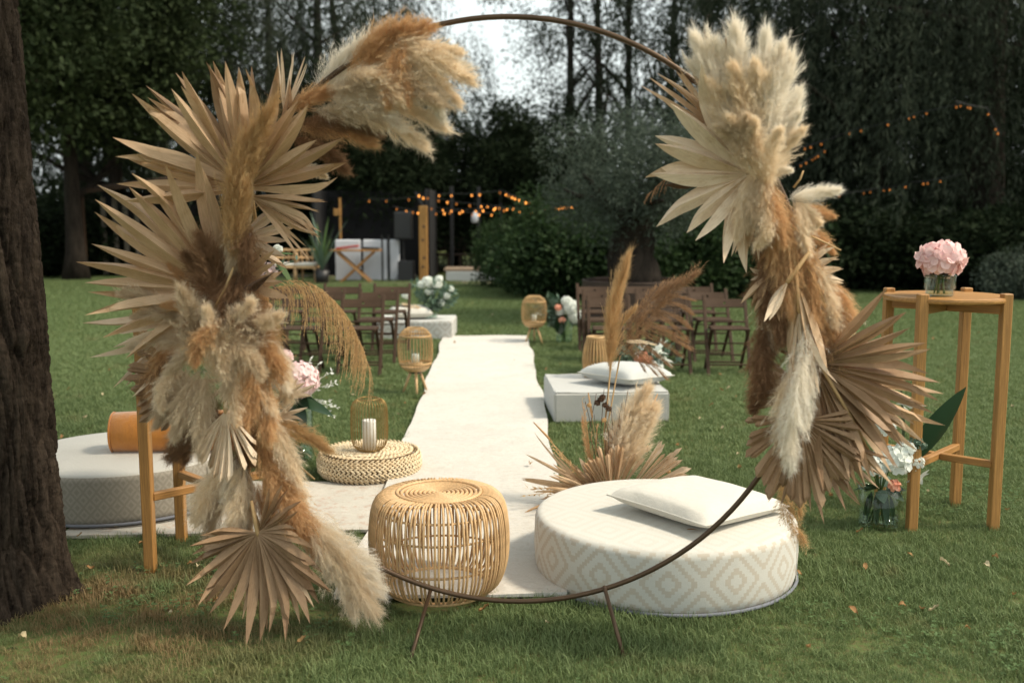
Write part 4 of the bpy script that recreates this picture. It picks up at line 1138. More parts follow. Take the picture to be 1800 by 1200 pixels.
random.seed(21)
# --- left side, from the top down
pl(545, 175, 668, 62, 'white_p', 0, 1.15, .03, .03); pl(560, 170, 650, 88, 'white_p', 0, 1.3, .04, .04)
pl(600, 150, 752, 62, 'tan_p', 0, 1.25, -.03, -.05); pl(640, 120, 700, 62, 'tan_p', 1, 1.1, -.04, -.06)
pl(650, 84, 800, 92, 'cream_p', 0, 0.92, -.03, -.08); pl(640, 80, 815, 140, 'cream_p', 0, 0.96, -.02, -.1); pl(690, 80, 800, 175, 'cream_p', 0, 0.96, -.02, -.06); pl(680, 75, 770, 205, 'white_p', 0, 0.88, -.01, -.04); pl(650, 95, 808, 118, 'white_p', 0, 0.80, .02, .0)
pl(560, 160, 765, 185, 'grey_p', 0, 1.08, -.05, -.1); pl(560, 150, 735, 252, 'cream_p', 0, 0.88, -.03, -.09); pl(590, 160, 770, 225, 'cream_p', 0, 0.80, -.03, -.03); pl(575, 170, 700, 225, 'white_p', 0, 0.96, -.06, -.1); pl(540, 190, 690, 215, 'grey_p', 0, 1.00, -.05, -.1)
pl(712, 66, 682, 180, 'tan_p', 0, 1.28, -.07, -.12); pl(690, 70, 716, 175, 'tan_p', 0, 1.12, -.08, -.12)
pl(600, 130, 700, 180, 'cream_p', 0, 1.28, -.07, -.12); pl(580, 180, 650, 165, 'grey_p', 0, 1.44, -.07, -.1)
pl(520, 215, 655, 235, 'brown_p', 0, 1.12, -.01, -.03); pl(510, 230, 648, 258, 'tan_p', 0, 1.08, 0, -.02); pl(500, 240, 600, 300, 'brown_p', 0, 1.36, 0, .02)
pl(505, 200, 590, 168, 'tan_p', 0, 1.44, -.02, -.04); pl(510, 290, 570, 310, 'cream_p', 0, 1.20, .04, .04)
fan(428, 330, -.02, 4, 186, 22, 225, 'palm', wid=.86, lenf=lambda t: 1.0 - .22 * abs(t - .62), cup=.16, yaw=.1)
fan(440, 335, .05, 50, 140, 9, 228, 'palm_b', cup=.05, wid=.6)
fan(440, 345, -.03, -48, 2, 15, 150, 'palm', wid=.8, cup=.1, twist=1.2, lenf=lambda t: .98)
fan(500, 200, .05, 55, 95, 9, 108, 'palm_l', 'strap', 1.0)
fan(395, 515, .00, 66, 205, 18, 240, 'palm', wid=.86, lenf=lambda t: .84 + .26 * math.sin(t * PI * .85 + .4), cup=.15, yaw=.12)
fan(400, 505, -.01, -2, 70, 9, 125, 'palm', cup=.1, wid=1.1)
fan(420, 420, .03, -45, 40, 9, 110, 'palm_l', cup=.1, wid=.8); fan(350, 560, .04, 180, 232, 8, 190, 'palm_l', cup=.12, wid=.8)
pl(398, 460, 478, 205, 'gold_p', 0, .75, -.10, -.16); pl(425, 420, 450, 250, 'gold_p', 0, 1.0, -.10, -.14); pl(410, 470, 430, 330, 'gold_p', 1, .62, -.12, -.15)
pl(420, 360, 405, 470, 'grey_p', 1, .75, -.10, -.12); pl(440, 380, 430, 470, 'brown_p', 1, 1.12, -.10, -.13)
pl(395, 560, 352, 425, 'brown_p', 1, 0.90, -.06, -.14); pl(400, 540, 330, 455, 'brown_p', 1, 1.12, -.05, -.1); pl(420, 455, 445, 580, 'brown_p', 1, 1.31, -.1, -.16); pl(435, 460, 400, 575, 'brown_p', 1, 1.19, -.09, -.14)
pl(370, 505, 340, 600, 'brown_p', 1, 1.38, -.08, -.12); pl(440, 500, 470, 600, 'tan_p', 1, .9, -.07, -.1); pl(345, 540, 300, 470, 'tan_p', 0, 1.0, -.06, -.05)
pl(340, 590, 222, 520, 'grey_p', 0, 1.2, -.05, -.1); pl(350, 600, 235, 610, 'grey_p', 1, .75, -.05, -.12); pl(330, 560, 240, 560, 'grey_p', 0, 1.2, -.06, -.12)
pl(300, 590, 262, 690, 'tan_p', 0, 1.4, -.02, -.06); pl(330, 620, 258, 700, 'brown_p', 0, 1.4, -.03, -.05)
pl(345, 660, 320, 520, 'grey_p', 1, .8, -.12, -.2); pl(390, 690, 365, 555, 'cream_p', 1, .7, -.14, -.22); pl(410, 640, 490, 560, 'cream_p', 1, .85, -.12, -.16); pl(395, 650, 440, 540, 'cream_p', 0, 1.3, -.14, -.2)
pl(360, 640, 310, 760, 'grey_p', 1, .9, -.14, -.2); pl(370, 640, 355, 790, 'grey_p', 1, .75, -.16, -.22); pl(340, 640, 280, 740, 'grey_p', 1, .9, -.12, -.16); pl(400, 650, 420, 740, 'cream_p', 1, 1.0, -.14, -.2); pl(380, 600, 300, 650, 'grey_p', 1, .9, -.14, -.2)
pl(420, 640, 480, 720, 'cream_p', 1, .9, -.1, -.14); pl(430, 620, 500, 680, 'white_p', 1, .8, -.06, -.1); pl(450, 560, 492, 660, 'tan_p', 1, 1.0, -.06, -.1); pl(440, 600, 470, 760, 'tan_p', 1, .8, -.1, -.14); pl(450, 650, 482, 745, 'cream_p', 1, .8, -.05, -.08)
pl(350, 560, 395, 660, 'cream_p', 1, .9, -.15, -.22); pl(450, 590, 400, 690, 'grey_p', 1, .8, -.14, -.2)
pl(470, 580, 500, 700, 'cream_p', 0, 1.4, -.03, -.05); pl(400, 560, 350, 640, 'tan_p', 0, 1.5, -.18, -.24); pl(450, 640, 430, 750, 'tan_p', 1, .9, -.13, -.18); pl(320, 640, 290, 720, 'cream_p', 0, 1.4, -.16, -.2); pl(400, 600, 455, 660, 'grey_p', 0, 1.5, -.18, -.24); pl(360, 560, 290, 540, 'tan_p', 0, 1.3, -.1, -.14); pl(470, 540, 482, 640, 'gold_p', 0, 1.3, -.02, -.03)
fan(345, 672, .0, 140, 232, 14, 122, 'palm_b', 'pleat', 1.0, cup=.1); fan(370, 700, .02, 190, 250, 9, 110, 'palm_b', cup=.1)
fan(480, 735, .0, -30, 30, 8, 68, 'palm_l', cup=.1); fan(490, 700, -.02, 10, 60, 6, 70, 'palm_l', cup=.1)
pl(400, 690, 305, 800, 'brown_p', 1, 0.88, -.04, -.06); pl(410, 720, 330, 810, 'brown_p', 0, 1.3, -.04, -.05); pl(440, 700, 420, 850, 'brown_p', 1, 0.94, -.02, -.04)
fan(396, 722, -.20, 226, 314, 19, 122, 'palm_l', 'pleat', 1.1, cup=.05, twist=.25, lenf=lambda t: .60 + .42 * math.sin(t * PI) ** .8)
pl(450, 740, 570, 790, 'gold_p', 0, 1.0, -.03, -.05); pl(460, 720, 520, 840, 'cream_p', 1, .8, -.06, -.1); pl(450, 760, 500, 880, 'tan_p', 1, .85, -.06, -.1)
pl(425, 790, 352, 912, 'cream_p', 1, .85, -.06, -.1); pl(430, 800, 395, 945, 'cream_p', 1, .8, -.08, -.12); pl(440, 800, 368, 935, 'grey_p', 1, .7, -.05, -.08); pl(440, 820, 425, 960, 'grey_p', 1, .7, -.06, -.09); pl(420, 800, 400, 880, 'white_p', 1, 1.0, -.08, -.1)
pl(460, 800, 520, 930, 'tan_p', 1, .9, -.08, -.12); pl(470, 820, 548, 960, 'tan_p', 1, .85, -.07, -.11); pl(450, 840, 490, 960, 'tan_p', 1, .8, -.05, -.09); pl(480, 800, 530, 900, 'cream_p', 0, 1.3, -.02, -.04)
pl(520, 880, 650, 1065, 'cream_p', 1, .72, -.06, -.12); pl(530, 900, 662, 1030, 'white_p', 1, .8, -.04, -.06); pl(540, 920, 615, 1070, 'cream_p', 1, .85, -.06, -.12); pl(510, 890, 590, 1010, 'white_p', 1, .85, -.04, -.08); pl(560, 950, 655, 1010, 'white_p', 1, .9, -.03, -.04)
fan(452, 936, -.16, 172, 385, 27, 178, 'palm_b', cup=.05, lenf=lambda t: .48 + .56 * math.sin(min(1, t * 1.05 + .0) * PI) ** .9, twist=.35)
fan(455, 935, -.15, 25, 70, 6, 110, 'palm_b', cup=.1, wid=.7)
fan(458, 940, -.13, 252, 318, 11, 168, 'palm', cup=.08, lenf=lambda t: .9 + .12 * t)
# nodding reed reaching over the chairs, dark plaited reed, bare stalks
def reed(parent, a, b, mat, seed, roll=0.0, sy=.8, **kw):
    a = Vector(a); b = Vector(b); x = (b - a); L = x.length; x.normalize(); y = Vector((0, 0, 1)).cross(x).normalized(); z = x.cross(y)
    M = Matrix((x * L, y * L * sy, z * L)).transposed().to_4x4(); M.translation = a
    return part('reed_plume', with_mat(reed_mesh(seed, **kw), M_[mat]), None, parent, M=M @ RX(roll))
reed(arch, rp(438, 520, -.02), rp(668, 590, -.02), 'gold_p', 3, n=120, nh=26, drop=.42, hw=.0055)
reed(arch, rp(430, 520, .02), rp(650, 560, .03), 'gold_p', 5, n=90, nh=26, drop=.44, hw=.0055)
def plait(a, b, seed):
    r = np.random.default_rng(seed); a = Vector(a); b = Vector(b); mb = MB(); d = b - a
    for k in range(14):
        ph = k * .9; pts = [a + d * t + Vector((math.sin(t * 22 + ph), math.cos(t * 19 + ph), math.cos(t * 22 + ph))) * .014 * math.sin(PI * min(1, t + .12)) for t in np.linspace(0, 1, 22)]
        mb.tube(pts, [.0045 * (1.1 - .7 * t) for t in np.linspace(0, 1, 22)], 5)
    part('plaited_reed', smooth(mb), M_['darkstalk'], arch, M=Matrix.Identity(4))
plait(rp(412, 528, -.12), rp(482, 478, -.16), 4)
def stick(ax, ay, bx, by, r=.004, oa=-.1, ob=-.1, mat='stalk'):
    part('stalk', smooth(MB().tube([rp(ax, ay, oa), rp((ax + bx) / 2 + 3, (ay + by) / 2, (oa + ob) / 2), rp(bx, by, ob)], [r, r * .9, r * .7], 6)), M_[mat], arch, M=Matrix.Identity(4))
stick(395, 560, 440, 410, .007, -.12, -.14, 'darkstalk'); stick(405, 430, 408, 520, .004); stick(488, 790, 553, 842, .005, -.05, -.06); stick(378, 540, 410, 470, .006, -.14, -.16)
# --- right side
fan(1318, 305, -.05, 112, 268, 13, 185, 'palm_l', lenf=lambda t: 1.05 - .26 * t, cup=.12, yaw=-.1, wid=.92)
fan(1310, 270, .0, 100, 150, 11, 205, 'palm', cup=.05, wid=.7); fan(1322, 330, -.02, 252, 285, 6, 120, 'palm_l', cup=.1)
pl(1350, 300, 1405, 205, 'white_p', 1, .8, -.07, -.1); pl(1330, 300, 1375, 95, 'white_p', 0, .95, -.07, -.1); pl(1310, 290, 1255, 85, 'white_p', 0, 1.0, -.06, -.1); pl(1290, 270, 1215, 120, 'white_p', 0, 1.0, -.05, -.07)
pl(1320, 300, 1298, 62, 'white_p', 1, .62, -.06, -.10); pl(1300, 280, 1228, 82, 'white_p', 1, .66, -.05, -.08); pl(1330, 300, 1345, 78, 'white_p', 1, .60, -.06, -.1); pl(1335, 310, 1385, 112, 'white_p', 1, .7, -.05, -.1); pl(1345, 310, 1402, 170, 'white_p', 1, .8, -.04, -.06)
pl(1330, 280, 1290, 130, 'cream_p', 1, .8, -.1, -.16); pl(1340, 260, 1330, 120, 'cream_p', 1, .8, -.1, -.16); pl(1290, 260, 1250, 150, 'cream_p', 1, .8, -.09, -.13)
pl(1345, 330, 1408, 235, 'cream_p', 1, .85, -.06, -.1); pl(1350, 300, 1390, 300, 'white_p', 1, 1.1, -.08, -.12); pl(1330, 330, 1280, 215, 'cream_p', 0, 1.2, -.12, -.18); pl(1320, 290, 1262, 230, 'grey_p', 0, 1.4, -.12, -.18); pl(1335, 330, 1330, 220, 'cream_p', 0, 1.3, -.13, -.2); pl(1345, 340, 1370, 235, 'cream_p', 0, 1.3, -.12, -.2); pl(1300, 300, 1310, 210, 'grey_p', 0, 1.5, -.14, -.2); pl(1350, 280, 1345, 380, 'cream_p', 1, .9, -.1, -.15)
pl(1330, 290, 1300, 410, 'cream_p', 1, .72, -.08, -.12); pl(1340, 300, 1325, 395, 'grey_p', 1, .9, -.1, -.14); pl(1350, 320, 1352, 420, 'grey_p', 0, 1.3, -.06, -.09)
pl(1380, 350, 1470, 335, 'white_p', 1, .8, -.06, -.08); pl(1390, 370, 1460, 380, 'tan_p', 1, 1.0, -.02, -.02); pl(1390, 350, 1440, 390, 'cream_p', 1, 1.0, -.06, -.09)
pl(1355, 330, 1390, 480, 'tan_p', 1, .85, -.06, -.1); pl(1370, 340, 1365, 490, 'tan_p', 1, .85, -.05, -.06); pl(1380, 360, 1420, 490, 'tan_p', 1, .85, -.05, -.05); pl(1400, 390, 1460, 440, 'tan_p', 1, .9, -.02, -.04); pl(1345, 340, 1350, 470, 'brown_p', 1, 0.75, .0, -.02)
pl(1390, 440, 1435, 400, 'cream_p', 1, 1.0, -.06, -.08); pl(1400, 420, 1440, 500, 'cream_p', 1, .85, -.05, -.07)
pl(1370, 380, 1390, 540, 'tan_p', 1, .75, -.08, -.12); pl(1400, 400, 1430, 560, 'tan_p', 1, .75, -.07, -.1); pl(1420, 440, 1462, 560, 'cream_p', 1, .8, -.06, -.08); pl(1360, 430, 1372, 590, 'brown_p', 1, 0.94, -.06, -.1); pl(1440, 540, 1478, 660, 'tan_p', 1, .8, -.05, -.07); pl(1400, 520, 1435, 650, 'brown_p', 1, 0.94, -.06, -.09); pl(1350, 570, 1345, 690, 'brown_p', 1, 1.06, -.04, -.07); pl(1450, 480, 1480, 590, 'tan_p', 0, 1.3, -.03, -.04)
pl(1355, 350, 1330, 430, 'cream_p', 0, 1.5, -.12, -.15); pl(1400, 350, 1420, 440, 'cream_p', 1, .9, -.09, -.12); pl(1340, 300, 1372, 420, 'tan_p', 1, .8, -.1, -.14)
fan(1405, 482, -.06, -28, 58, 9, 72, 'palm_l', cup=.1, wid=1.1); fan(1410, 505, -.05, -60, -5, 5, 66, 'palm_l', cup=.1)
fan(1368, 470, -.05, 222, 258, 4, 88, 'palm', cup=.15); fan(1365, 480, -.02, 175, 225, 4, 50, 'palm_l', cup=.1)
pl(1360, 430, 1352, 560, 'brown_p', 1, 1.06, -.02, -.03); pl(1395, 450, 1450, 590, 'tan_p', 1, .85, -.03, -.04); pl(1420, 470, 1480, 610, 'cream_p', 1, .8, -.02, -.03); pl(1440, 520, 1480, 640, 'cream_p', 1, .85, -.03, -.04); pl(1410, 480, 1430, 620, 'tan_p', 1, .8, -.05, -.06)
pl(1365, 520, 1340, 650, 'brown_p', 1, 0.81, -.01, -.03); pl(1370, 560, 1330, 690, 'tan_p', 1, .6, -.02, -.04); pl(1345, 500, 1362, 610, 'cream_p', 0, 1.1, -.02, -.05); pl(1385, 520, 1400, 680, 'brown_p', 1, 0.69, .02, .0)
fan(1402, 500, -.12, 268, 290, 3, 160, 'palm', cup=.12, wid=.9); fan(1405, 545, -.13, 262, 292, 4, 140, 'palm_l', cup=.12, wid=.7); fan(1385, 495, -.14, 228, 244, 2, 78, 'palm_l', cup=.1, wid=1.6)
pl(1425, 560, 1412, 700, 'white_p', 0, 1.2, -.15, -.17); pl(1425, 600, 1398, 808, 'white_p', 0, .85, -.17, -.19); pl(1415, 620, 1386, 790, 'cream_p', 0, .9, -.17, -.19); pl(1430, 600, 1418, 740, 'white_p', 0, 1.0, -.16, -.18)
fan(1405, 672, -.03, 148, 208, 8, 92, 'palm', cup=.1); fan(1400, 690, -.01, 176, 205, 4, 88, 'palm_b', cup=.1)
fan(1432, 640, -.05, -86, 46, 20, 196, 'palm_b', lenf=lambda t: 1.08 - .18 * t, cup=.14, wid=.92, yaw=-.15)
fan(1440, 655, -.02, -80, -10, 11, 205, 'palm', cup=.08, wid=.9)
fan(1408, 738, -.12, 172, 368, 30, 104, 'palm_b', 'pleat', 1.0, cup=.06, twist=.2, lenf=lambda t: .86 + .5 * math.sin(t * PI) ** 2)
fan(1418, 745, -.05, 250, 330, 14, 158, 'palm_b', cup=.08, wid=.9)
pl(1365, 800, 1408, 945, 'gold_p', 2, 1.5, .04, .06); pl(1372, 790, 1400, 900, 'gold_p', 2, 1.3, .04, .05)
pl(1345, 640, 1325, 720, 'brown_p', 1, 1.12, -.02, -.05)
stick(1440, 640, 1538, 812, .0065, -.10, -.10); stick(1345, 340, 1385, 410, .004); stick(1390, 400, 1478, 440, .004, -.1, -.1); stick(1385, 430, 1400, 590, .005, -.12, -.12); stick(1420, 470, 1452, 540, .0035); stick(1395, 330, 1412, 300, .004)
reed(arch, rp(1300, 330, .02), rp(1150, 300, .05), 'brown_p', 9, n=44, nh=24, drop=.26, hw=.005); plait(rp(1225, 322, -.02), rp(1165, 326, -.02), 8)

# ------------------------------------------------------------------ dried arrangement standing behind the front pouf
cx, cy = .50, 5.16
dry = empty('dried_arrangement', 'ground arrangement of dried palm, reeds and tall pampas beside the runner', 'flower arrangement', (cx, cy, 0)); KEEP_OUT.append((cx, cy, .1))
def gp(px, py, off=0.0): return at(px, py, cy + off)
part('foam_block', MB().box((0, 0, .05), (.22, .16, .10), .02), M_['darkstalk'], dry)
def gstem(pts, r=.003, mat='stalk', name='stalk'): part(name, smooth(MB().tube(pts, r, 6)), M_[mat], dry, M=Matrix.Identity(4))
base = Vector((cx, cy, .06))
random.seed(5)
gstem([base, gp(1062, 760), gp(1074, 640)], .0045); plume(dry, gp(1072, 662), gp(1106, 466), 'gold_p', 0, .52, bowdir=(1, 0, -.2)); plume(dry, gp(1072, 668), gp(1098, 500, .02), 'gold_p', 0, .55, bowdir=(1, 0, -.2)); plume(dry, gp(1080, 640), gp(1116, 548), 'gold_p', 2, 1.0, bowdir=(1, 0, .2))
gstem([base, gp(1066, 760, .05), gp(1090, 625, .06)], .004)
plume(dry, gp(1078, 640, .05), gp(1214, 492, .05), 'reed_p', 2, 1.0, bowdir=(.7, 0, -.7)); plume(dry, gp(1080, 635, .06), gp(1190, 505, .06), 'reed_p', 2, 1.0, bowdir=(.7, 0, -.7))
for i, (x0, y0, x1, y1) in enumerate(((1095, 605, 1150, 655), (1100, 590, 1172, 640), (1108, 575, 1190, 622), (1118, 560, 1200, 598), (1128, 545, 1206, 575), (1142, 530, 1212, 552), (1155, 518, 1216, 528), (1090, 612, 1130, 650), (1110, 565, 1205, 610), (1100, 600, 1165, 660), (1135, 540, 1200, 590))):
    plume(dry, gp(x0, y0, .05), gp(x1, y1, .05 + .02 * (i % 3)), 'reed_p', 2, .85, name='reed_plume', bowdir=(-.5, 0, -.8))
plume(dry, gp(1096, 600), gp(1148, 606, -.05), 'cream_p', 2, 1.0)
plume(dry, gp(1070, 850), gp(1135, 695), 'cream_p', 1, .8); plume(dry, gp(1080, 850), gp(1150, 722), 'cream_p', 1, .85); plume(dry, gp(1085, 850), gp(1120, 708), 'white_p', 0, 1.3); plume(dry, gp(1075, 850), gp(1098, 740), 'tan_p', 0, 1.1); plume(dry, gp(1095, 830), gp(1138, 790), 'cream_p', 0, 1.2)
plume(dry, gp(1040, 850), gp(1024, 745, .05), 'tan_p', 2, .9)
for (x0, y0, x1, y1) in ((1062, 858, 1034, 690), (1050, 858, 938, 742), (1090, 850, 1156, 692)):
    gstem([gp(x0, y0), gp((x0 + x1) / 2, (y0 + y1) / 2 + 6), gp(x1, y1)], .0018)
    a = gp(x0 + (x1 - x0) * .74, y0 + (y1 - y0) * .74); part('bulrush_head', smooth(MB().tube([a, a.lerp(gp(x1, y1), .3), gp(x1, y1)], [.004, .0062, .003], 8)), M_['rust'] if 'rust' in M_ else M_['tan_p'], dry, M=Matrix.Identity(4))
for i in range(9):
    x = 1035 + i * 7; gstem([base, gp(x, 760, random.uniform(-.05, .05)), gp(x + random.uniform(-14, 14), random.uniform(680, 740), random.uniform(-.05, .05))], .0016, 'darkstalk')
for i, (x, y) in enumerate(((1056, 702), (1050, 708), (1064, 712), (1059, 698), (1070, 718))): part('dry_pod', petal_ball(.012, 16, .010, 300 + i), M_['darkstalk'], dry, M=T(*gp(x, y)))
for i, (x, y) in enumerate(((1036, 712), (1175, 828), (1062, 738), (1040, 857))): part('billy_button', petal_ball(.011, 60, .004, 320 + i, 1.0), M_['gold_p'], dry, M=T(*gp(x, y, -.05)))
palm(dry, gp(1078, 884, -.08), (1, 0, 0), (0, -.1, 1), 62, 124, 16, .31, 'palm', 'pleat', 1.0, cup=.04, stalk=.1, twist=.3)
palm(dry, gp(1092, 882, -.08), (1, -.1, 0), (0, -.1, 1), 28, 60, 14, .41, 'palm_l', 'pleat', .9, cup=.04, stalk=.1, twist=.3)
palm(dry, gp(1062, 880, -.05), (1, 0, 0), (0, .1, 1), 100, 160, 11, .26, 'palm', cup=.1, stalk=.1, wid=.7); palm(dry, gp(1110, 885, -.06), (1, 0, 0), (0, -.1, 1), 8, 40, 9, .36, 'palm_l', cup=.08, stalk=.1, wid=.7)
for k in range(5):
    palm(dry, gp(1052, 868, random.uniform(-.06, .04)), (1, random.uniform(-.3, .3), 0), (0, random.uniform(-.5, .2), 1), 150 - k * 4, 188 + k * 7, 5, .40 - .02 * k, 'palm', 'strap', 1.5, cup=.25, stalk=.05, name='strap_leaf')
for i in range(8):
    big_leaf(dry, gp(1040 + i * 3, 850 - i * 4), gp(1022 + i * 5, 800 + (i % 3) * 12, -.05), .05, 'palm_l', roll=random.uniform(-1, 1))
for i in range(7):
    sprig(dry, gp(1045, 860), gp(random.uniform(1005, 1050), random.uniform(690, 790), random.uniform(-.05, .1)), 'tan_p', 26, .022, .004, 'dry_grass', 400 + i)
for i in range(5):
    sprig(dry, gp(1040, 860), gp(random.uniform(925, 975), random.uniform(770, 900), random.uniform(-.15, .0)), 'gold_p', 26, .03, .007, 'wheat_ear', 420 + i)
# ------------------------------------------------------------------ trees, hedges, buildings beyond the lawn
def old_tree():
    t = empty('old_tree', 'broad old tree with deeply furrowed bark beside the taupe pouf', 'tree', (-2.13, 3.98, 0)); KEEP_OUT.append((-2.13, 3.98, .30))
    r = np.random.default_rng(5); nz, na = 560, 330; Z = np.linspace(-.02, 3.6, nz) ; A = np.linspace(0, 2 * PI, na, endpoint=False)
    zz, aa = np.meshgrid(Z, A, indexing='ij')
    R = .282 - .008 * zz + .050 * np.exp(-zz / .13) * (1 + .55 * np.sin(aa * 5 + 1) + .25 * np.sin(aa * 9)) + .012 * np.sin(aa * 3 + zz * 1.3)
    def plates(nu, dz, seed, wob):
        """long bark plates: distance to the cracks between them"""
        q = np.random.default_rng(seed); nv = int(4.2 / dz) + 4; jx = q.random((nu, nv)); jz = q.random((nu, nv))
        u = (aa / (2 * PI) * nu + wob * np.sin(zz * 7 + np.sin(aa * 4) * 2) + .35 * np.sin(zz * 2.3 + aa * 3)) % nu; v = (zz + .1) / dz + 1
        iu = np.floor(u).astype(int); iv = np.floor(v).astype(int); f1 = np.full(u.shape, 9.0); f2 = np.full(u.shape, 9.0)
        for du in (-1, 0, 1):
            for dv in (-1, 0, 1):
                a_ = (iu + du) % nu; b_ = np.clip(iv + dv, 0, nv - 1); d = np.hypot(iu + du + jx[a_, b_] - u, iv + dv + jz[a_, b_] - v)
                f2 = np.minimum(f2, np.maximum(d, f1)); f1 = np.minimum(f1, d)
        return np.clip((f2 - f1) / .38, 0, 1) ** .7, f1
    p1, f1 = plates(46, .36, 3, .35); p2, f2 = plates(96, .085, 4, .25)
    R = R + .030 * (p1 - .6) + .009 * (p2 - .5) - .006 * f1 + r.normal(0, .0016, R.shape)
    R += .03 * np.exp(-(((zz - 1.08) / .05) ** 2 + ((np.angle(np.exp(1j * (aa + .35)))) / .16) ** 2))
    V = np.stack([R * np.cos(aa) - .008 * zz, R * np.sin(aa), zz], -1).reshape(-1, 3)
    i = np.arange(nz - 1)[:, None] * na; j = np.arange(na)[None, :]; j2 = (j + 1) % na
    F = np.stack([i + j, i + j2, i + na + j2, i + na + j], -1).reshape(-1, 4)
    part('trunk', smooth(np_mesh('trunk', V, F)), M_['bark'], t)
    # pale scar where a limb was lost
    mb = MB(); n = 14; V = []; F = []
    for a in range(n):
        for b in range(n):
            u = -1 + 2 * a / (n - 1); v = -1 + 2 * b / (n - 1)
            w = .055 * math.sqrt(max(0, 1 - v * v)) ** .6; ang = -1.12 + u * w / .30; z = .50 + v * .15
            rr = .306 + .012 * (1 - u * u) * (1 - v * v) - .012 * max(abs(u), abs(v)) ** 4; V.append((rr * math.cos(ang) - .008 * z, rr * math.sin(ang), z))
    for a in range(n - 1):
        for b in range(n - 1): q = a * n + b; F.append((q, q + n, q + n + 1, q + 1))
    part('bark_scar', smooth(mb.add(V, F)), M_['scar'], t)
    mb = MB(); q = np.random.default_rng(8)
    for k in range(9):
        a = k * .7 + q.uniform(-.2, .2); d = Vector((math.cos(a), math.sin(a), .55)).normalized(); p = Vector((-.06, 0, 3.35 + .03 * k)); pts = [p.copy()]
        for s in range(6): d = (d + Vector(q.normal(0, .15, 3))).normalized(); p = p + d * .55; pts.append(p.copy())
        mb.tube(pts, [.11 * (1 - .14 * s) for s in range(7)], 7)
    part('limb', smooth(mb), M_['bark'], t)
    part('crown', crown_clumps('crown', 4.6, 4.4, 1.7, 5.6, 260, 150, .8, .11, .06, 77, .2), M_LF['oak'], t)  # unseen crown, spread wide over the camera to hold back sky light
old_tree()

W1 = crown_willow('crown', 13, 4.6, 3.2, 1050, 46, .20, .038, 1, (1.8, 6.2))
W2 = crown_willow('crown', 14, 5.0, 3.6, 1050, 46, .19, .036, 2, (1.6, 6.6))
T1 = limb_mesh(12, .30, 15, 3, .42, .25, .03); T2 = limb_mesh(13, .24, 16, 4, .40, .3, .02)
AIRY = crown_clumps('crown', 2.6, 2.6, 5.2, 8.6, 95, 90, .62, .15, .05, 9, .2, .5)
AIRY_T = limb_mesh(14, .17, 20, 11, .28, .15, .015, 8, 1.6)
CON = crown_clumps('crown', 1.9, 1.9, 3.0, 3.2, 130, 190, .62, .17, .06, 5, .3); CON_T = limb_mesh(6, .16, 6, 8, .2)
BROAD = crown_clumps('crown', 3.2, 3.0, 3.2, 6.2, 150, 190, .85, .17, .085, 15, .35); BROAD_T = limb_mesh(8, .22, 12, 12, .4, .25)
g = 'tall trees closing off the garden'
def P2(px, d): return ((px - 900) / 1800 * d * .9923, d, 0)
# weeping trees at either side
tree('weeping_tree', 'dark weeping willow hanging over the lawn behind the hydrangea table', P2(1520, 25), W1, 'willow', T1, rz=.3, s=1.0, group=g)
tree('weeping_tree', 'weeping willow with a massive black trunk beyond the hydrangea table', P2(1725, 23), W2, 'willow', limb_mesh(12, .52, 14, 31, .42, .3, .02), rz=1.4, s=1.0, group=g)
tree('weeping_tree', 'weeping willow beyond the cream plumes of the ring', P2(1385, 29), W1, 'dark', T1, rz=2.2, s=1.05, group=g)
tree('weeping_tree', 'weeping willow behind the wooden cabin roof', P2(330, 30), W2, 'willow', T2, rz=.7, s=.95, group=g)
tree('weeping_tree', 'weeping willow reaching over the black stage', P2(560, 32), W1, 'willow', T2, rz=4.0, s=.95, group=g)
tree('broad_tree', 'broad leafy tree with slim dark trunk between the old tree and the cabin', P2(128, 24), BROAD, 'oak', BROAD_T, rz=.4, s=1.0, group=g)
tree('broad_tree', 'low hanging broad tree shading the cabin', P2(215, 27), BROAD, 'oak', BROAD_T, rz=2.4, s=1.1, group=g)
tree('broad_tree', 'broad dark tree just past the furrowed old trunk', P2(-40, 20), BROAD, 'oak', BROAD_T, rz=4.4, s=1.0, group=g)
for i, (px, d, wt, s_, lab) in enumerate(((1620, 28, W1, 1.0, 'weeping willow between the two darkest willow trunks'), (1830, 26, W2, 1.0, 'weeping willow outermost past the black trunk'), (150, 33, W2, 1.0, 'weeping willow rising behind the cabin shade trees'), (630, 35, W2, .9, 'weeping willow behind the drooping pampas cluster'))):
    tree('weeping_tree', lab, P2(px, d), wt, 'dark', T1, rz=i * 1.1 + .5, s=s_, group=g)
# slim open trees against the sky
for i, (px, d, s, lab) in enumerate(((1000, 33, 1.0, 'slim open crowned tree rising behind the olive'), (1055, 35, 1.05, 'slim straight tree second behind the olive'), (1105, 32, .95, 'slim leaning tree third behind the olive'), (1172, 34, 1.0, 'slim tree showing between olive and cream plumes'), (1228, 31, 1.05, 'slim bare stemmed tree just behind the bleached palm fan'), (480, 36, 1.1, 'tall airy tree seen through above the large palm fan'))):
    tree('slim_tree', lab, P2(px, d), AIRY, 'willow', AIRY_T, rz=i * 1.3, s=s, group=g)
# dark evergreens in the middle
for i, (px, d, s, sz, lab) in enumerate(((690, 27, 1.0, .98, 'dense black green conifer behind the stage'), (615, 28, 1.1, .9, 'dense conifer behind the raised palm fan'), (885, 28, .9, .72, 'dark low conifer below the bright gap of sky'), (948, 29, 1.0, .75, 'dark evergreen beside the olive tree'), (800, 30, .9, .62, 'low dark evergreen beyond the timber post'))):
    tree('conifer', lab, P2(px, d), CON, 'dark', CON_T, rz=i * 2.0, s=s, sz=sz, group='dark evergreens behind the terrace')
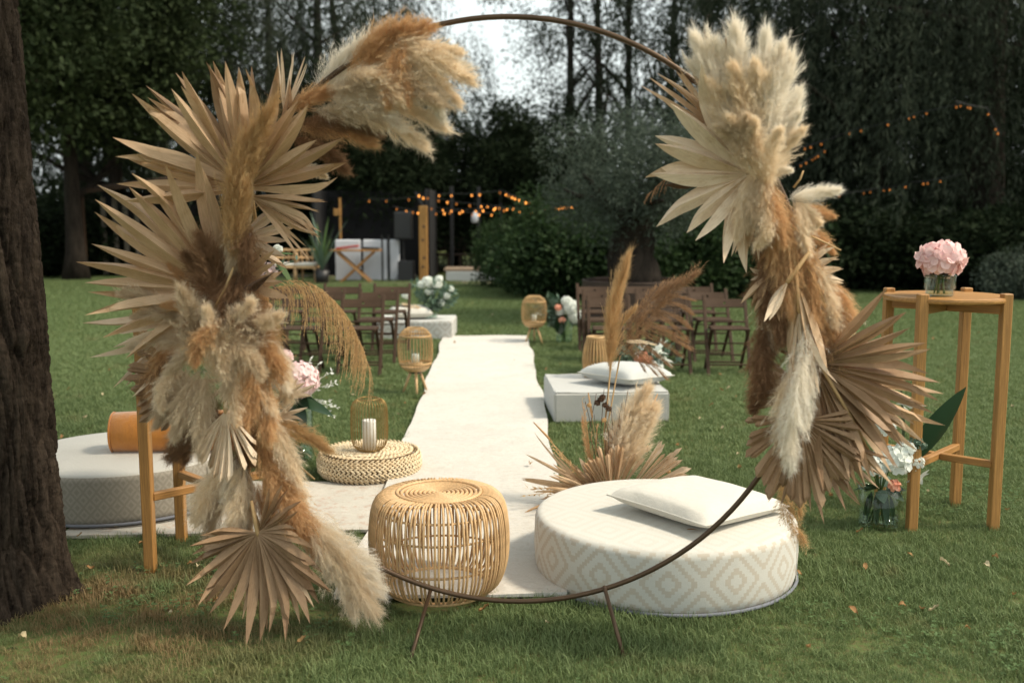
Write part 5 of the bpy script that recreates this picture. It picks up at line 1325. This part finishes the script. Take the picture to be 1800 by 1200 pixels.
# gnarled olive in the steel planter
ol = at(1115, 470, 14.9); OL = (ol.x, 15.1, 0)
pt = empty('steel_planter', 'low rust brown steel planter behind the chairs holding the olive', 'planter', OL)
part('wall', MB().lathe([(.74, .0), (.74, .56), (.735, .565), (.70, .565), (.70, .45)], 40), M_['steel'], pt)
part('rim', smooth(MB().ring((0, 0, .563), .728, .018, 48, 6)), M_['steel'], pt)
part('soil', MB().lathe([(.001, .50), (.70, .48)], 24), plain('planter soil', (.05, .035, .022), .95), pt)
olive = empty('olive_tree', 'grey green olive with thick gnarled trunk growing in the steel planter', 'tree', (OL[0], OL[1], .46))
gm = MB(); q = np.random.default_rng(12)
for k in range(9):
    a = k * .7; pts = []
    for s in range(9):
        t = s / 8; rr = .24 * (1 - .5 * t) + .05 * math.sin(t * 9 + k); pts.append((rr * math.cos(a + t * 1.3), rr * math.sin(a + t * 1.3), t * 1.15))
    gm.tube(pts, [.15 * (1.25 - .6 * t / 8) for t in range(9)], 8)
for k in range(9):
    a = k * .75; d = Vector((math.cos(a), math.sin(a), .9)).normalized(); p = Vector((0, 0, .9)); pts = [p.copy()]
    for s in range(5): d = (d + Vector(q.normal(0, .2, 3))).normalized(); p = p + d * .24; pts.append(p.copy())
    gm.tube(pts, [.11 * (1 - .16 * s) for s in range(6)], 6)
part('trunk', smooth(gm), M_['bark_f'], olive)
part('crown', crown_clumps('crown', 1.35, 1.25, .95, 1.65, 120, 250, .34, .075, .02, 33, .35), M_LF['olive'], olive)
# shrubs and hedge along the back of the lawn
SH = [crown_clumps('foliage', 1.35, 1.0, .95, .8, 70, 170, .42, .12, .065, 50 + i, .4) for i in range(3)]
def shrub(label, px, d, s, sz, i, leaf='shrub', grp='shrubs along the back of the lawn', z=0):
    x, y, _ = P2(px, d); t = empty('shrub', label, 'shrub', (x, y, z), i * 1.7, grp)
    WM[t.name] = WM[t.name] @ SCL(s, s, sz); t.matrix_basis = WM[t.name]
    part('foliage', with_mat(SH[i % 3], M_LF[leaf]), None, t); part('stem', with_mat(SHS, M_['bark_f']), None, t)
SHS = limb_mesh(1.3, .05, 9, 44, .6, .1, .05, 6, .6)
for i, (px, d, s, sz, lab) in enumerate(((905, 21.5, .62, .85, 'leafy shrub beside the pale terrace wall'), (962, 19.6, .98, 1.02, 'rounded bright leafy shrub behind the far lantern'), (1030, 19.0, 1.0, .85, 'leafy shrub next to the olive planter'), (1060, 20.5, 1.2, .95, 'leafy shrub right behind the olive trunk'), (1180, 19.0, 1.15, .95, 'leafy shrub behind the third chair row'), (1265, 19.5, 1.1, 1.0, 'leafy shrub behind the outer chairs'), (1340, 20, 1.1, 1.05, 'leafy shrub behind the tan plumes'))):
    shrub(lab, px, d, s, sz, i)
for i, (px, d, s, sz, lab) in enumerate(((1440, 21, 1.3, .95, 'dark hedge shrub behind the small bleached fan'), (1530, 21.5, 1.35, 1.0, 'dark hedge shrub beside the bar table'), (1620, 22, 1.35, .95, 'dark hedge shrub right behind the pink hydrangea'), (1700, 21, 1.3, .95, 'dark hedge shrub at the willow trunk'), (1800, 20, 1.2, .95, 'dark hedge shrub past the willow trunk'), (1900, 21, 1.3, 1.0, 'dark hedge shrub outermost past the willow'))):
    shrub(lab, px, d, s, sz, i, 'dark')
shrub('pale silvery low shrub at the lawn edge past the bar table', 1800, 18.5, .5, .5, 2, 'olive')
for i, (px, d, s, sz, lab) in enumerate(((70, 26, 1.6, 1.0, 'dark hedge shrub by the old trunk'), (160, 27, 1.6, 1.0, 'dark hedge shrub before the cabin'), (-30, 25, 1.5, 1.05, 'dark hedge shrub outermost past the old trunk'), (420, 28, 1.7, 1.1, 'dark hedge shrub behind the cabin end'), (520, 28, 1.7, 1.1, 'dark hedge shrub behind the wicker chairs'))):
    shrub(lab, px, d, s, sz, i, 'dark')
# wood in the distance, one mass
r = np.random.default_rng(91); P = []
n = 60000; x = r.uniform(-46, 46, n); zt = 3.6 + 1.2 * np.sin(x * .7) + .9 * np.sin(x * 1.9 + 1); z = r.random(n) ** .8 * zt; y = 46 + r.normal(0, 1.6, n)
V, F = leaf_cloud(np.c_[x, y, z], np.tile(np.array([0, -.3, -.6]), (n, 1)), .42, .22, r, .7)
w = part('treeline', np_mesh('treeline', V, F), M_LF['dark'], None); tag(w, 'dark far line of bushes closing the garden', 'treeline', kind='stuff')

# cabin at the back
cb = empty('wooden_cabin', 'low dark wooden cabin with pale boards under a brown roof', 'cabin', (-8.9, 25.5, 0), .12)
part('roof', MB().add([(-1.5, -1.0, 1.98), (1.6, -1.0, 2.40), (1.6, 1.8, 2.62), (-1.5, 1.8, 2.2), (-1.5, -1.0, 2.08), (1.6, -1.0, 2.50), (1.6, 1.8, 2.72), (-1.5, 1.8, 2.30)], [(0, 3, 2, 1), (4, 5, 6, 7), (0, 1, 5, 4), (1, 2, 6, 5), (2, 3, 7, 6), (3, 0, 4, 7)]), wood('weathered brown roof', (.06, .034, .02), .8, (1, 8, 8)), cb)
part('wall', MB().box((0.05, .9, 1.05), (2.9, .1, 2.1), .01), M_['blackcloth'], cb)
for k in range(4):
    part('board', MB().box((-1.15 + k * .26, .0 + .05 * (k % 2), .98), (.11, .05, 1.9), .006), wood('grey larch board', (.20, .17, .13), .8) if k == 0 else bpy.data.materials['grey larch board'], cb)
for x in (-1.4, 1.5):
    part('post', MB().box((x, -.9, 1.0), (.11, .11, 1.98), .01), M_['walnut'], cb)

# terrace: path, low wall, stage, dj table
path = part('path', MB().add([(-9, 22.3, .012), (0.2, 22.0, .012), (0.2, 24.5, .012), (-9, 26.5, .012)], [(0, 1, 2, 3)]), plain('pale gravel', (.20, .155, .12), .95, .3, 3, .5), None)
tag(path, 'pale gravel terrace in front of the stage', None, kind='structure')
lw = empty('low_wall', 'low pale rendered wall at the terrace edge beyond the timber post', 'wall', (-.75, 23.4, 0))
part('wall', MB().box((0, 0, .12), (1.5, .25, .22), .01), plain('pale render', (.42, .45, .44), .8, .1), lw); part('coping', MB().box((0, .35, .27), (1.6, .9, .06), .01), plain('warm stone coping', (.26, .19, .13), .8), lw)
Ys = 23.6
def sx(px, Y=Ys): return at(px, 480, Y).x
def szz(py, Y=Ys): return at(700, py, Y).z
st = empty('black_stage', 'black draped stage tent behind the white booth', 'stage', (sx(650), Ys + 1.2, 0))
w = sx(735) - sx(568)
part('back_drape', MB().box((0, .9, 1.05), (w + .6, .05, 2.1), .01), M_['blackcloth'], st)
for s in (-1, 1): part('side_drape', MB().box((s * (w / 2 + .25), 0, 1.05), (.05, 1.75, 2.1), .01), M_['blackcloth'], st)
for s in (-1, 1): part('post', MB().box((s * (w / 2 + .2), -.9, 1.05), (.06, .06, 2.1), .005), M_['black'], st)
bt = empty('music_booth', 'white panelled music booth in front of the black stage', 'booth', (sx(647), Ys, 0))
hb = szz(422) 
for a, b in ((590, 635), (639, 671), (673, 681), (686, 703)):
    part('panel', MB().box(((sx(a) + sx(b)) / 2 - sx(647), 0, hb / 2 + .01), (sx(b) - sx(a), .05, hb), .02), M_['white_pl'], bt)
ft = empty('folding_table', 'slim folding wooden table with crossed legs before the white booth', 'table', (sx(632), Ys - .5, 0))
hw = (sx(675) - sx(588)) / 2; hh = szz(440, Ys - .5)
part('table_top', MB().box((0, 0, hh), (hw * 2, .42, .035), .005), M_['oak_x'], ft)
for y in (-.16, .16):
    for s in (-1, 1): part('leg', MB().bar((s * hw * .72, y + s * .018, hh - .03), (-s * hw * .62, y + s * .018, .0), .045, .03, .004, (0, 1, 0)), M_['oak_x'], ft)
bk = part('red_case', MB().box((-.16, 0, 0), (.50, .2, .05), .01, Matrix.Rotation(-.12, 3, 'Y')), plain('red fabric case', (.35, .035, .02), .6), None, M=T(sx(630), Ys - .5, hh + .07)); tag(bk, 'red flat case lying on the folding table', 'case')
bk = part('black_case', MB().box((.12, 0, 0), (.40, .2, .05), .012, Matrix.Rotation(.05, 3, 'Y')), M_['black'], None, M=T(sx(648), Ys - .5, hh + .048)); tag(bk, 'small black case on the folding table', 'case')
def speaker(label, x, y, z, w, h, stand):
    t = empty('loudspeaker', label, 'speaker', (x, y, 0)); d = w * .8
    part('cabinet', MB().box((0, 0, z + h / 2), (w, d, h), .015), M_['black'], t)
    part('grille', MB().box((0, -d / 2 - .006, z + h / 2), (w * .9, .01, h * .9), .003), plain('speaker grille', (.02, .02, .022), .4, .3, 60) if 'speaker grille' not in bpy.data.materials else bpy.data.materials['speaker grille'], t)
    if stand:
        part('pole', MB().tube([(0, 0, .1), (0, 0, z)], .02, 8), M_['black'], t)
        for k in range(3): a = k * 2.1; part('leg', MB().tube([(0, 0, .5), (.35 * math.cos(a), .35 * math.sin(a), 0)], .012, 6), M_['black'], t)
speaker('black loudspeaker raised on a tripod stand beside the timber post', sx(711), Ys - .1, szz(420), .40, .62, True)
speaker('black bass speaker on the ground beside the white booth', sx(716), Ys - .2, .01, .36, .46, False)
for px in (672.5, 684):
    mst = empty('microphone_stand', 'thin black microphone stand %s' % ('before the wide white booth panels' if px < 680 else 'before the narrow end panel of the booth'), 'stand', (sx(px, Ys - .3), Ys - .3, 0), 0, 'microphone stands at the booth'); part('pole', MB().tube([(0, 0, .02), (0, 0, 1.05)], .022, 8), M_['black'], mst); part('base', MB().lathe([(.001, 0), (.15, 0), (.15, .02), (.001, .03)], 20), M_['black'], mst)
lp = empty('wooden_lamp', 'thin wooden lamp post with square head above the white booth', 'lamp', (sx(600, 24), 24.0, 0)); part('pole', MB().box((0, 0, .95), (.05, .05, 1.9), .004), M_['oak_d'], lp); part('lamp_head', MB().box((-.06, 0, szz(373, 24)), (.17, .14, .16), .01), M_['oak_d'], lp)
po = empty('timber_post', 'rustic pine post with dark knots rising beside the terrace', 'post', (sx(745, 23.2), 23.2, 0))
part('post', MB().box((0, 0, szz(362, 23.2) / 2), (.185, .185, szz(362, 23.2)), .012), M_['oak_d'], po)
for k, z in enumerate((.35, .55, .95, 1.25)): part('knot', smooth(MB().lathe([(.001, .008), (.02, .006), (.034, 0)], 12)), M_['darkstalk'], po, local=T(-.01 + .03 * (k % 2), -.093, z) @ RX(PI / 2))
part('bracket', MB().bar((0, 0, szz(362, 23.2) - .01), (-.17, 0, szz(338, 23.2)), .04, .06, .004), M_['black'], po)
# wicker chairs and plants on the terrace
def wicker(label, px, rz):
    t = empty('wicker_armchair', label, 'chair', (sx(px, 22.9), 22.9, 0), rz, 'wicker armchairs on the terrace')
    part('seat', MB().box((0, 0, .36), (.5, .48, .06), .02), M_['rattan'], t); part('seat_cushion', MB().box((0, -.02, .42), (.46, .44, .07), .03), M_['ivory'], t)
    for s in (-1, 1):
        for y in (-.22, .2): part('leg', smooth(MB().tube([(s * .23, y, .36), (s * .25, y * 1.1, 0)], .02, 8)), M_['rattan'], t)
    for z in (.56, .73): part('back_hoop', smooth(MB().tube([(.30 * math.cos(a), .24 * math.sin(a) + .0, z) for a in np.linspace(-.35, PI + .35, 16)], .022, 8)), M_['rattan'], t)
    for a in np.linspace(-.3, PI + .3, 9): part('spindle', smooth(MB().tube([(.24 * math.cos(a), .21 * math.sin(a), .38), (.30 * math.cos(a), .24 * math.sin(a), .73)], .012, 6)), M_['rattan'], t)
wicker('wicker armchair nearer the cabin on the terrace', 500, .3); wicker('wicker armchair nearer the white booth', 543, -.2)
pp = empty('potted_plant', 'tall strap leaved plant in a dark pot beside the wicker chairs', 'plant', (sx(566, 22.6), 22.6, 0))
part('pot', smooth(MB().lathe([(.001, 0), (.13, 0), (.17, .3), (.16, .3), (.13, .05)], 20)), M_['black'], pp)
for k in range(26):
    a = k * 2.4; R = random.uniform(.1, .42); h = random.uniform(.5, 1.35)
    p0 = WM[pp.name].translation + Vector((0, 0, .28)); big_leaf(pp, p0, p0 + Vector((R * math.cos(a), R * math.sin(a), h)), .07, 'euc' if k % 3 else 'stemg', bend=.18)
bn = empty('garden_bench', 'dark brown garden bench with solid back beyond the low wall', 'bench', (sx(799, 27), 27.0, 0))
part('backrest', MB().box((0, .2, .75), (1.05, .05, .38), .01), M_['steel'], bn); part('seat', MB().box((0, 0, .48), (1.05, .45, .06), .01), M_['steel'], bn)
for x in (-.45, -.15, .15, .45): part('leg', MB().box((x, 0, .23), (.06, .38, .46), .006), M_['steel'], bn)
pl_ = empty('paper_lantern', 'white hanging paper lantern below the string lights', 'lantern', (sx(835, 25), 25.0, szz(372, 25)))
part('shade', smooth(MB().lathe([(.03, .0), (.075, -.05), (.09, -.14), (.08, -.24), (.05, -.27)], 16)), M_['white_pl'], pl_); part('cord', MB().tube([(0, 0, 0), (0, 0, .35)], .006, 5), M_['cable'], pl_)
for i, (px, d) in enumerate(((795, 25.5), (842, 26), (880, 27))):
    t = empty('pergola_post', ('slim black pergola post nearest the timber post', 'slim black pergola post beside the paper lantern', 'slim black pergola post at the shrub edge')[i], 'post', (sx(px, d), d, 0), 0, 'black pergola posts'); part('post', MB().box((0, 0, 1.1), (.09, .09, 2.2), .006), M_['black'], t); part('foot', MB().box((0, 0, .02), (.18, .18, .03), .004), M_['black'], t)

# ------------------------------------------------------------------ string lights
bulb_m = smooth(MB().lathe([(.001, -.022), (.013, -.017), (.019, -.004), (.016, .010), (.009, .022), (.009, .03)], 10))
sock_m = MB().lathe([(.011, .028), (.013, .030), (.013, .055), (.001, .057)], 8).mesh('socket')
def string(label, pts, n, seed, jitter=.5, dim=False):
    """pts: places (px, py, distance) the cable hangs through"""
    r = np.random.default_rng(seed); Q = [at(a, b, d) for a, b, d in pts]
    t = empty('string_light', label, 'string lights', Q[0], 0, 'festoon strings across the garden')
    path = []
    for i in range(len(Q) - 1):
        L = (Q[i + 1] - Q[i]).length
        for k in range(12): u = k / 12; path.append(Q[i].lerp(Q[i + 1], u) - Vector((0, 0, L * .10 * u * (1 - u))))
    path.append(Q[-1]); part('cable', MB().tube(path, .007, 5), M_['cable'], t, M=Matrix.Identity(4))
    for k in range(n):
        u = (k + .5 + r.uniform(-jitter, jitter) * .5) / n * (len(path) - 1); i = int(u); p = path[i].lerp(path[min(i + 1, len(path) - 1)], u - i)
        b = part('bulb', with_mat(bulb_m, M_['bulb_dim' if dim or r.random() < .45 else 'bulb']), None, t, M=T(p.x, p.y, p.z - .055) @ RX(r.normal(0, .2)) @ SCL(*((.7 if dim else 1.0) * r.uniform(.8, 1.15),) * 3))
        part('socket', with_mat(sock_m, M_['cable']), None, b, M=WM[b.name])
string('festoon string from the timber post sagging towards the shrubs', ((728, 338, 23.2), (860, 360, 22), (938, 362, 21)), 15, 1)
string('festoon string running level from the timber post to the olive', ((752, 362, 23.2), (870, 364, 21.5), (1012, 360, 19.5)), 13, 2)
string('festoon string stretched high behind the stage to the conifers', ((640, 350, 25), (775, 340, 25), (886, 334, 25)), 9, 3)
string('bright festoon string dropping towards the olive tree', ((886, 336, 20), (908, 346, 20), (934, 354, 20)), 8, 4, .2)
string('short festoon cluster at the edge of the olive crown', ((972, 362, 18.8), (990, 360, 18.8), (1014, 358, 18.8)), 8, 5)
string('festoon string low behind the timber post', ((690, 362, 24), (745, 372, 24), (800, 370, 24), (870, 374, 24)), 12, 6)
string('festoon string climbing from the tan plumes to the willow', ((1395, 262, 20), (1500, 228, 20), (1620, 196, 19), (1700, 178, 18.5)), 11, 7, 1.6, True)
string('festoon string from willow trunk falling behind the cream plume', ((1470, 340, 20), (1545, 330, 20), (1605, 320, 19), (1690, 306, 18.5)), 9, 8, 1.6, True)
string('short festoon length below the climbing string', ((1400, 290, 20), (1430, 275, 20), (1452, 260, 20)), 6, 9, .8, True)
string('festoon string over the willow trunk beyond the table', ((1680, 178, 18), (1735, 190, 18), (1758, 236, 18)), 5, 10, 1.5, True)

# ------------------------------------------------------------------ fallen leaves, then grass
def fallen(seed):
    r = np.random.default_rng(seed); V = []; F = []; n = 6; L = .055; W = .038
    for i in range(n):
        t = i / (n - 1); w = W / 2 * math.sin(PI * min(.98, max(.02, t))) ** .7
        cz = .018 * math.sin(t * 3 + seed); V += [(L * (t - .5), w, .02 + cz + r.uniform(0, .012)), (L * (t - .5), 0, .012 + cz), (L * (t - .5), -w, .02 + cz + r.uniform(0, .014))]
    for i in range(n - 1):
        for j in range(2): q = i * 3 + j; F.append((q, q + 1, q + 4, q + 3))
    return smooth(MB().add(V, F))
FL = [fallen(i) for i in range(4)]
random.seed(77)
spots_ = [(348, 1010), (108, 778), (140, 952), (205, 935), (335, 1005), (500, 830), (700, 735), (712, 715), (1295, 705), (1280, 690), (1268, 692), (1300, 830), (1297, 808), (1335, 748), (1510, 945), (1630, 872), (1750, 995), (1600, 990), (1640, 1085), (1620, 1082), (1585, 1080), (1660, 1005), (1405, 1020), (1770, 905), (1735, 1010), (1500, 1090), (530, 1140), (300, 1090), (190, 630), (210, 628), (180, 700), (192, 655), (830, 498 + 40), (865, 560), (960, 655), (985, 645), (1230, 745), (1250, 720), (590, 695), (620, 700), (575, 672), (1265, 665), (1250, 650), (1220, 690), (1700, 640), (1680, 700), (1760, 660), (1560, 640), (1550, 610), (1720, 590), (1640, 600), (1780, 720), (1500, 620), (1540, 700), (90, 1000), (160, 1010), (250, 880 + 90), (960, 1110), (850, 1085), (1420, 1150), (40, 1140), (1700, 1120), (745, 700), (905, 640), (930, 830), (800, 610), (1270, 760), (1190, 790), (380, 1075), (600, 1100), (1520, 1010), (1460, 880), (1690, 820), (1780, 1060), (120, 690), (150, 740), (85, 620)]
for i, (px, py) in enumerate(spots_):
    r_ = ray(px, py); t = -EYE / r_.z; p = Vector((0, 0, EYE)) + r_ * t
    o = part('fallen_leaf', with_mat(FL[i % 4], M_['paleleaf' if i % 3 == 0 else 'dryleaf']), None, None, M=T(p.x, p.y, .030 + .012 * (-.7 < p.x < .24 and p.y > 4)) @ RZ(random.uniform(0, 6)) @ RX(random.uniform(-.35, .35)) @ SCL(*(random.uniform(.40, .72),) * 3))
    pale = i % 3 == 0; far = p.y > 6.2; onr = -.7 < p.x < .24 and 4 < p.y < 12.6
    if onr: tag(o, 'small dry leaf lying on the cream aisle runner', 'leaf', 'leaves on the runner')
    else: tag(o, '%s curled leaf fallen on the lawn %s' % ('small pale' if pale else 'small brown', 'around the chairs' if far else 'near the ring and poufs'), 'leaf', '%s leaves fallen %s' % ('pale' if pale else 'brown', 'around the chairs' if far else 'near the ring'))
lf = part('orange_leaf', leaf_mesh(.05, .016, .1), M_['dryleaf'], None, M=T(*at(1215, 930, 4.02)) @ RZ(.3)); WM[lf.name] = lf.matrix_basis
lf.matrix_basis = T(.70, 3.98, .288) @ RZ(.2); tag(lf, 'small orange leaf lying on the front edge of the diamond pouf', 'leaf')
do_grass()
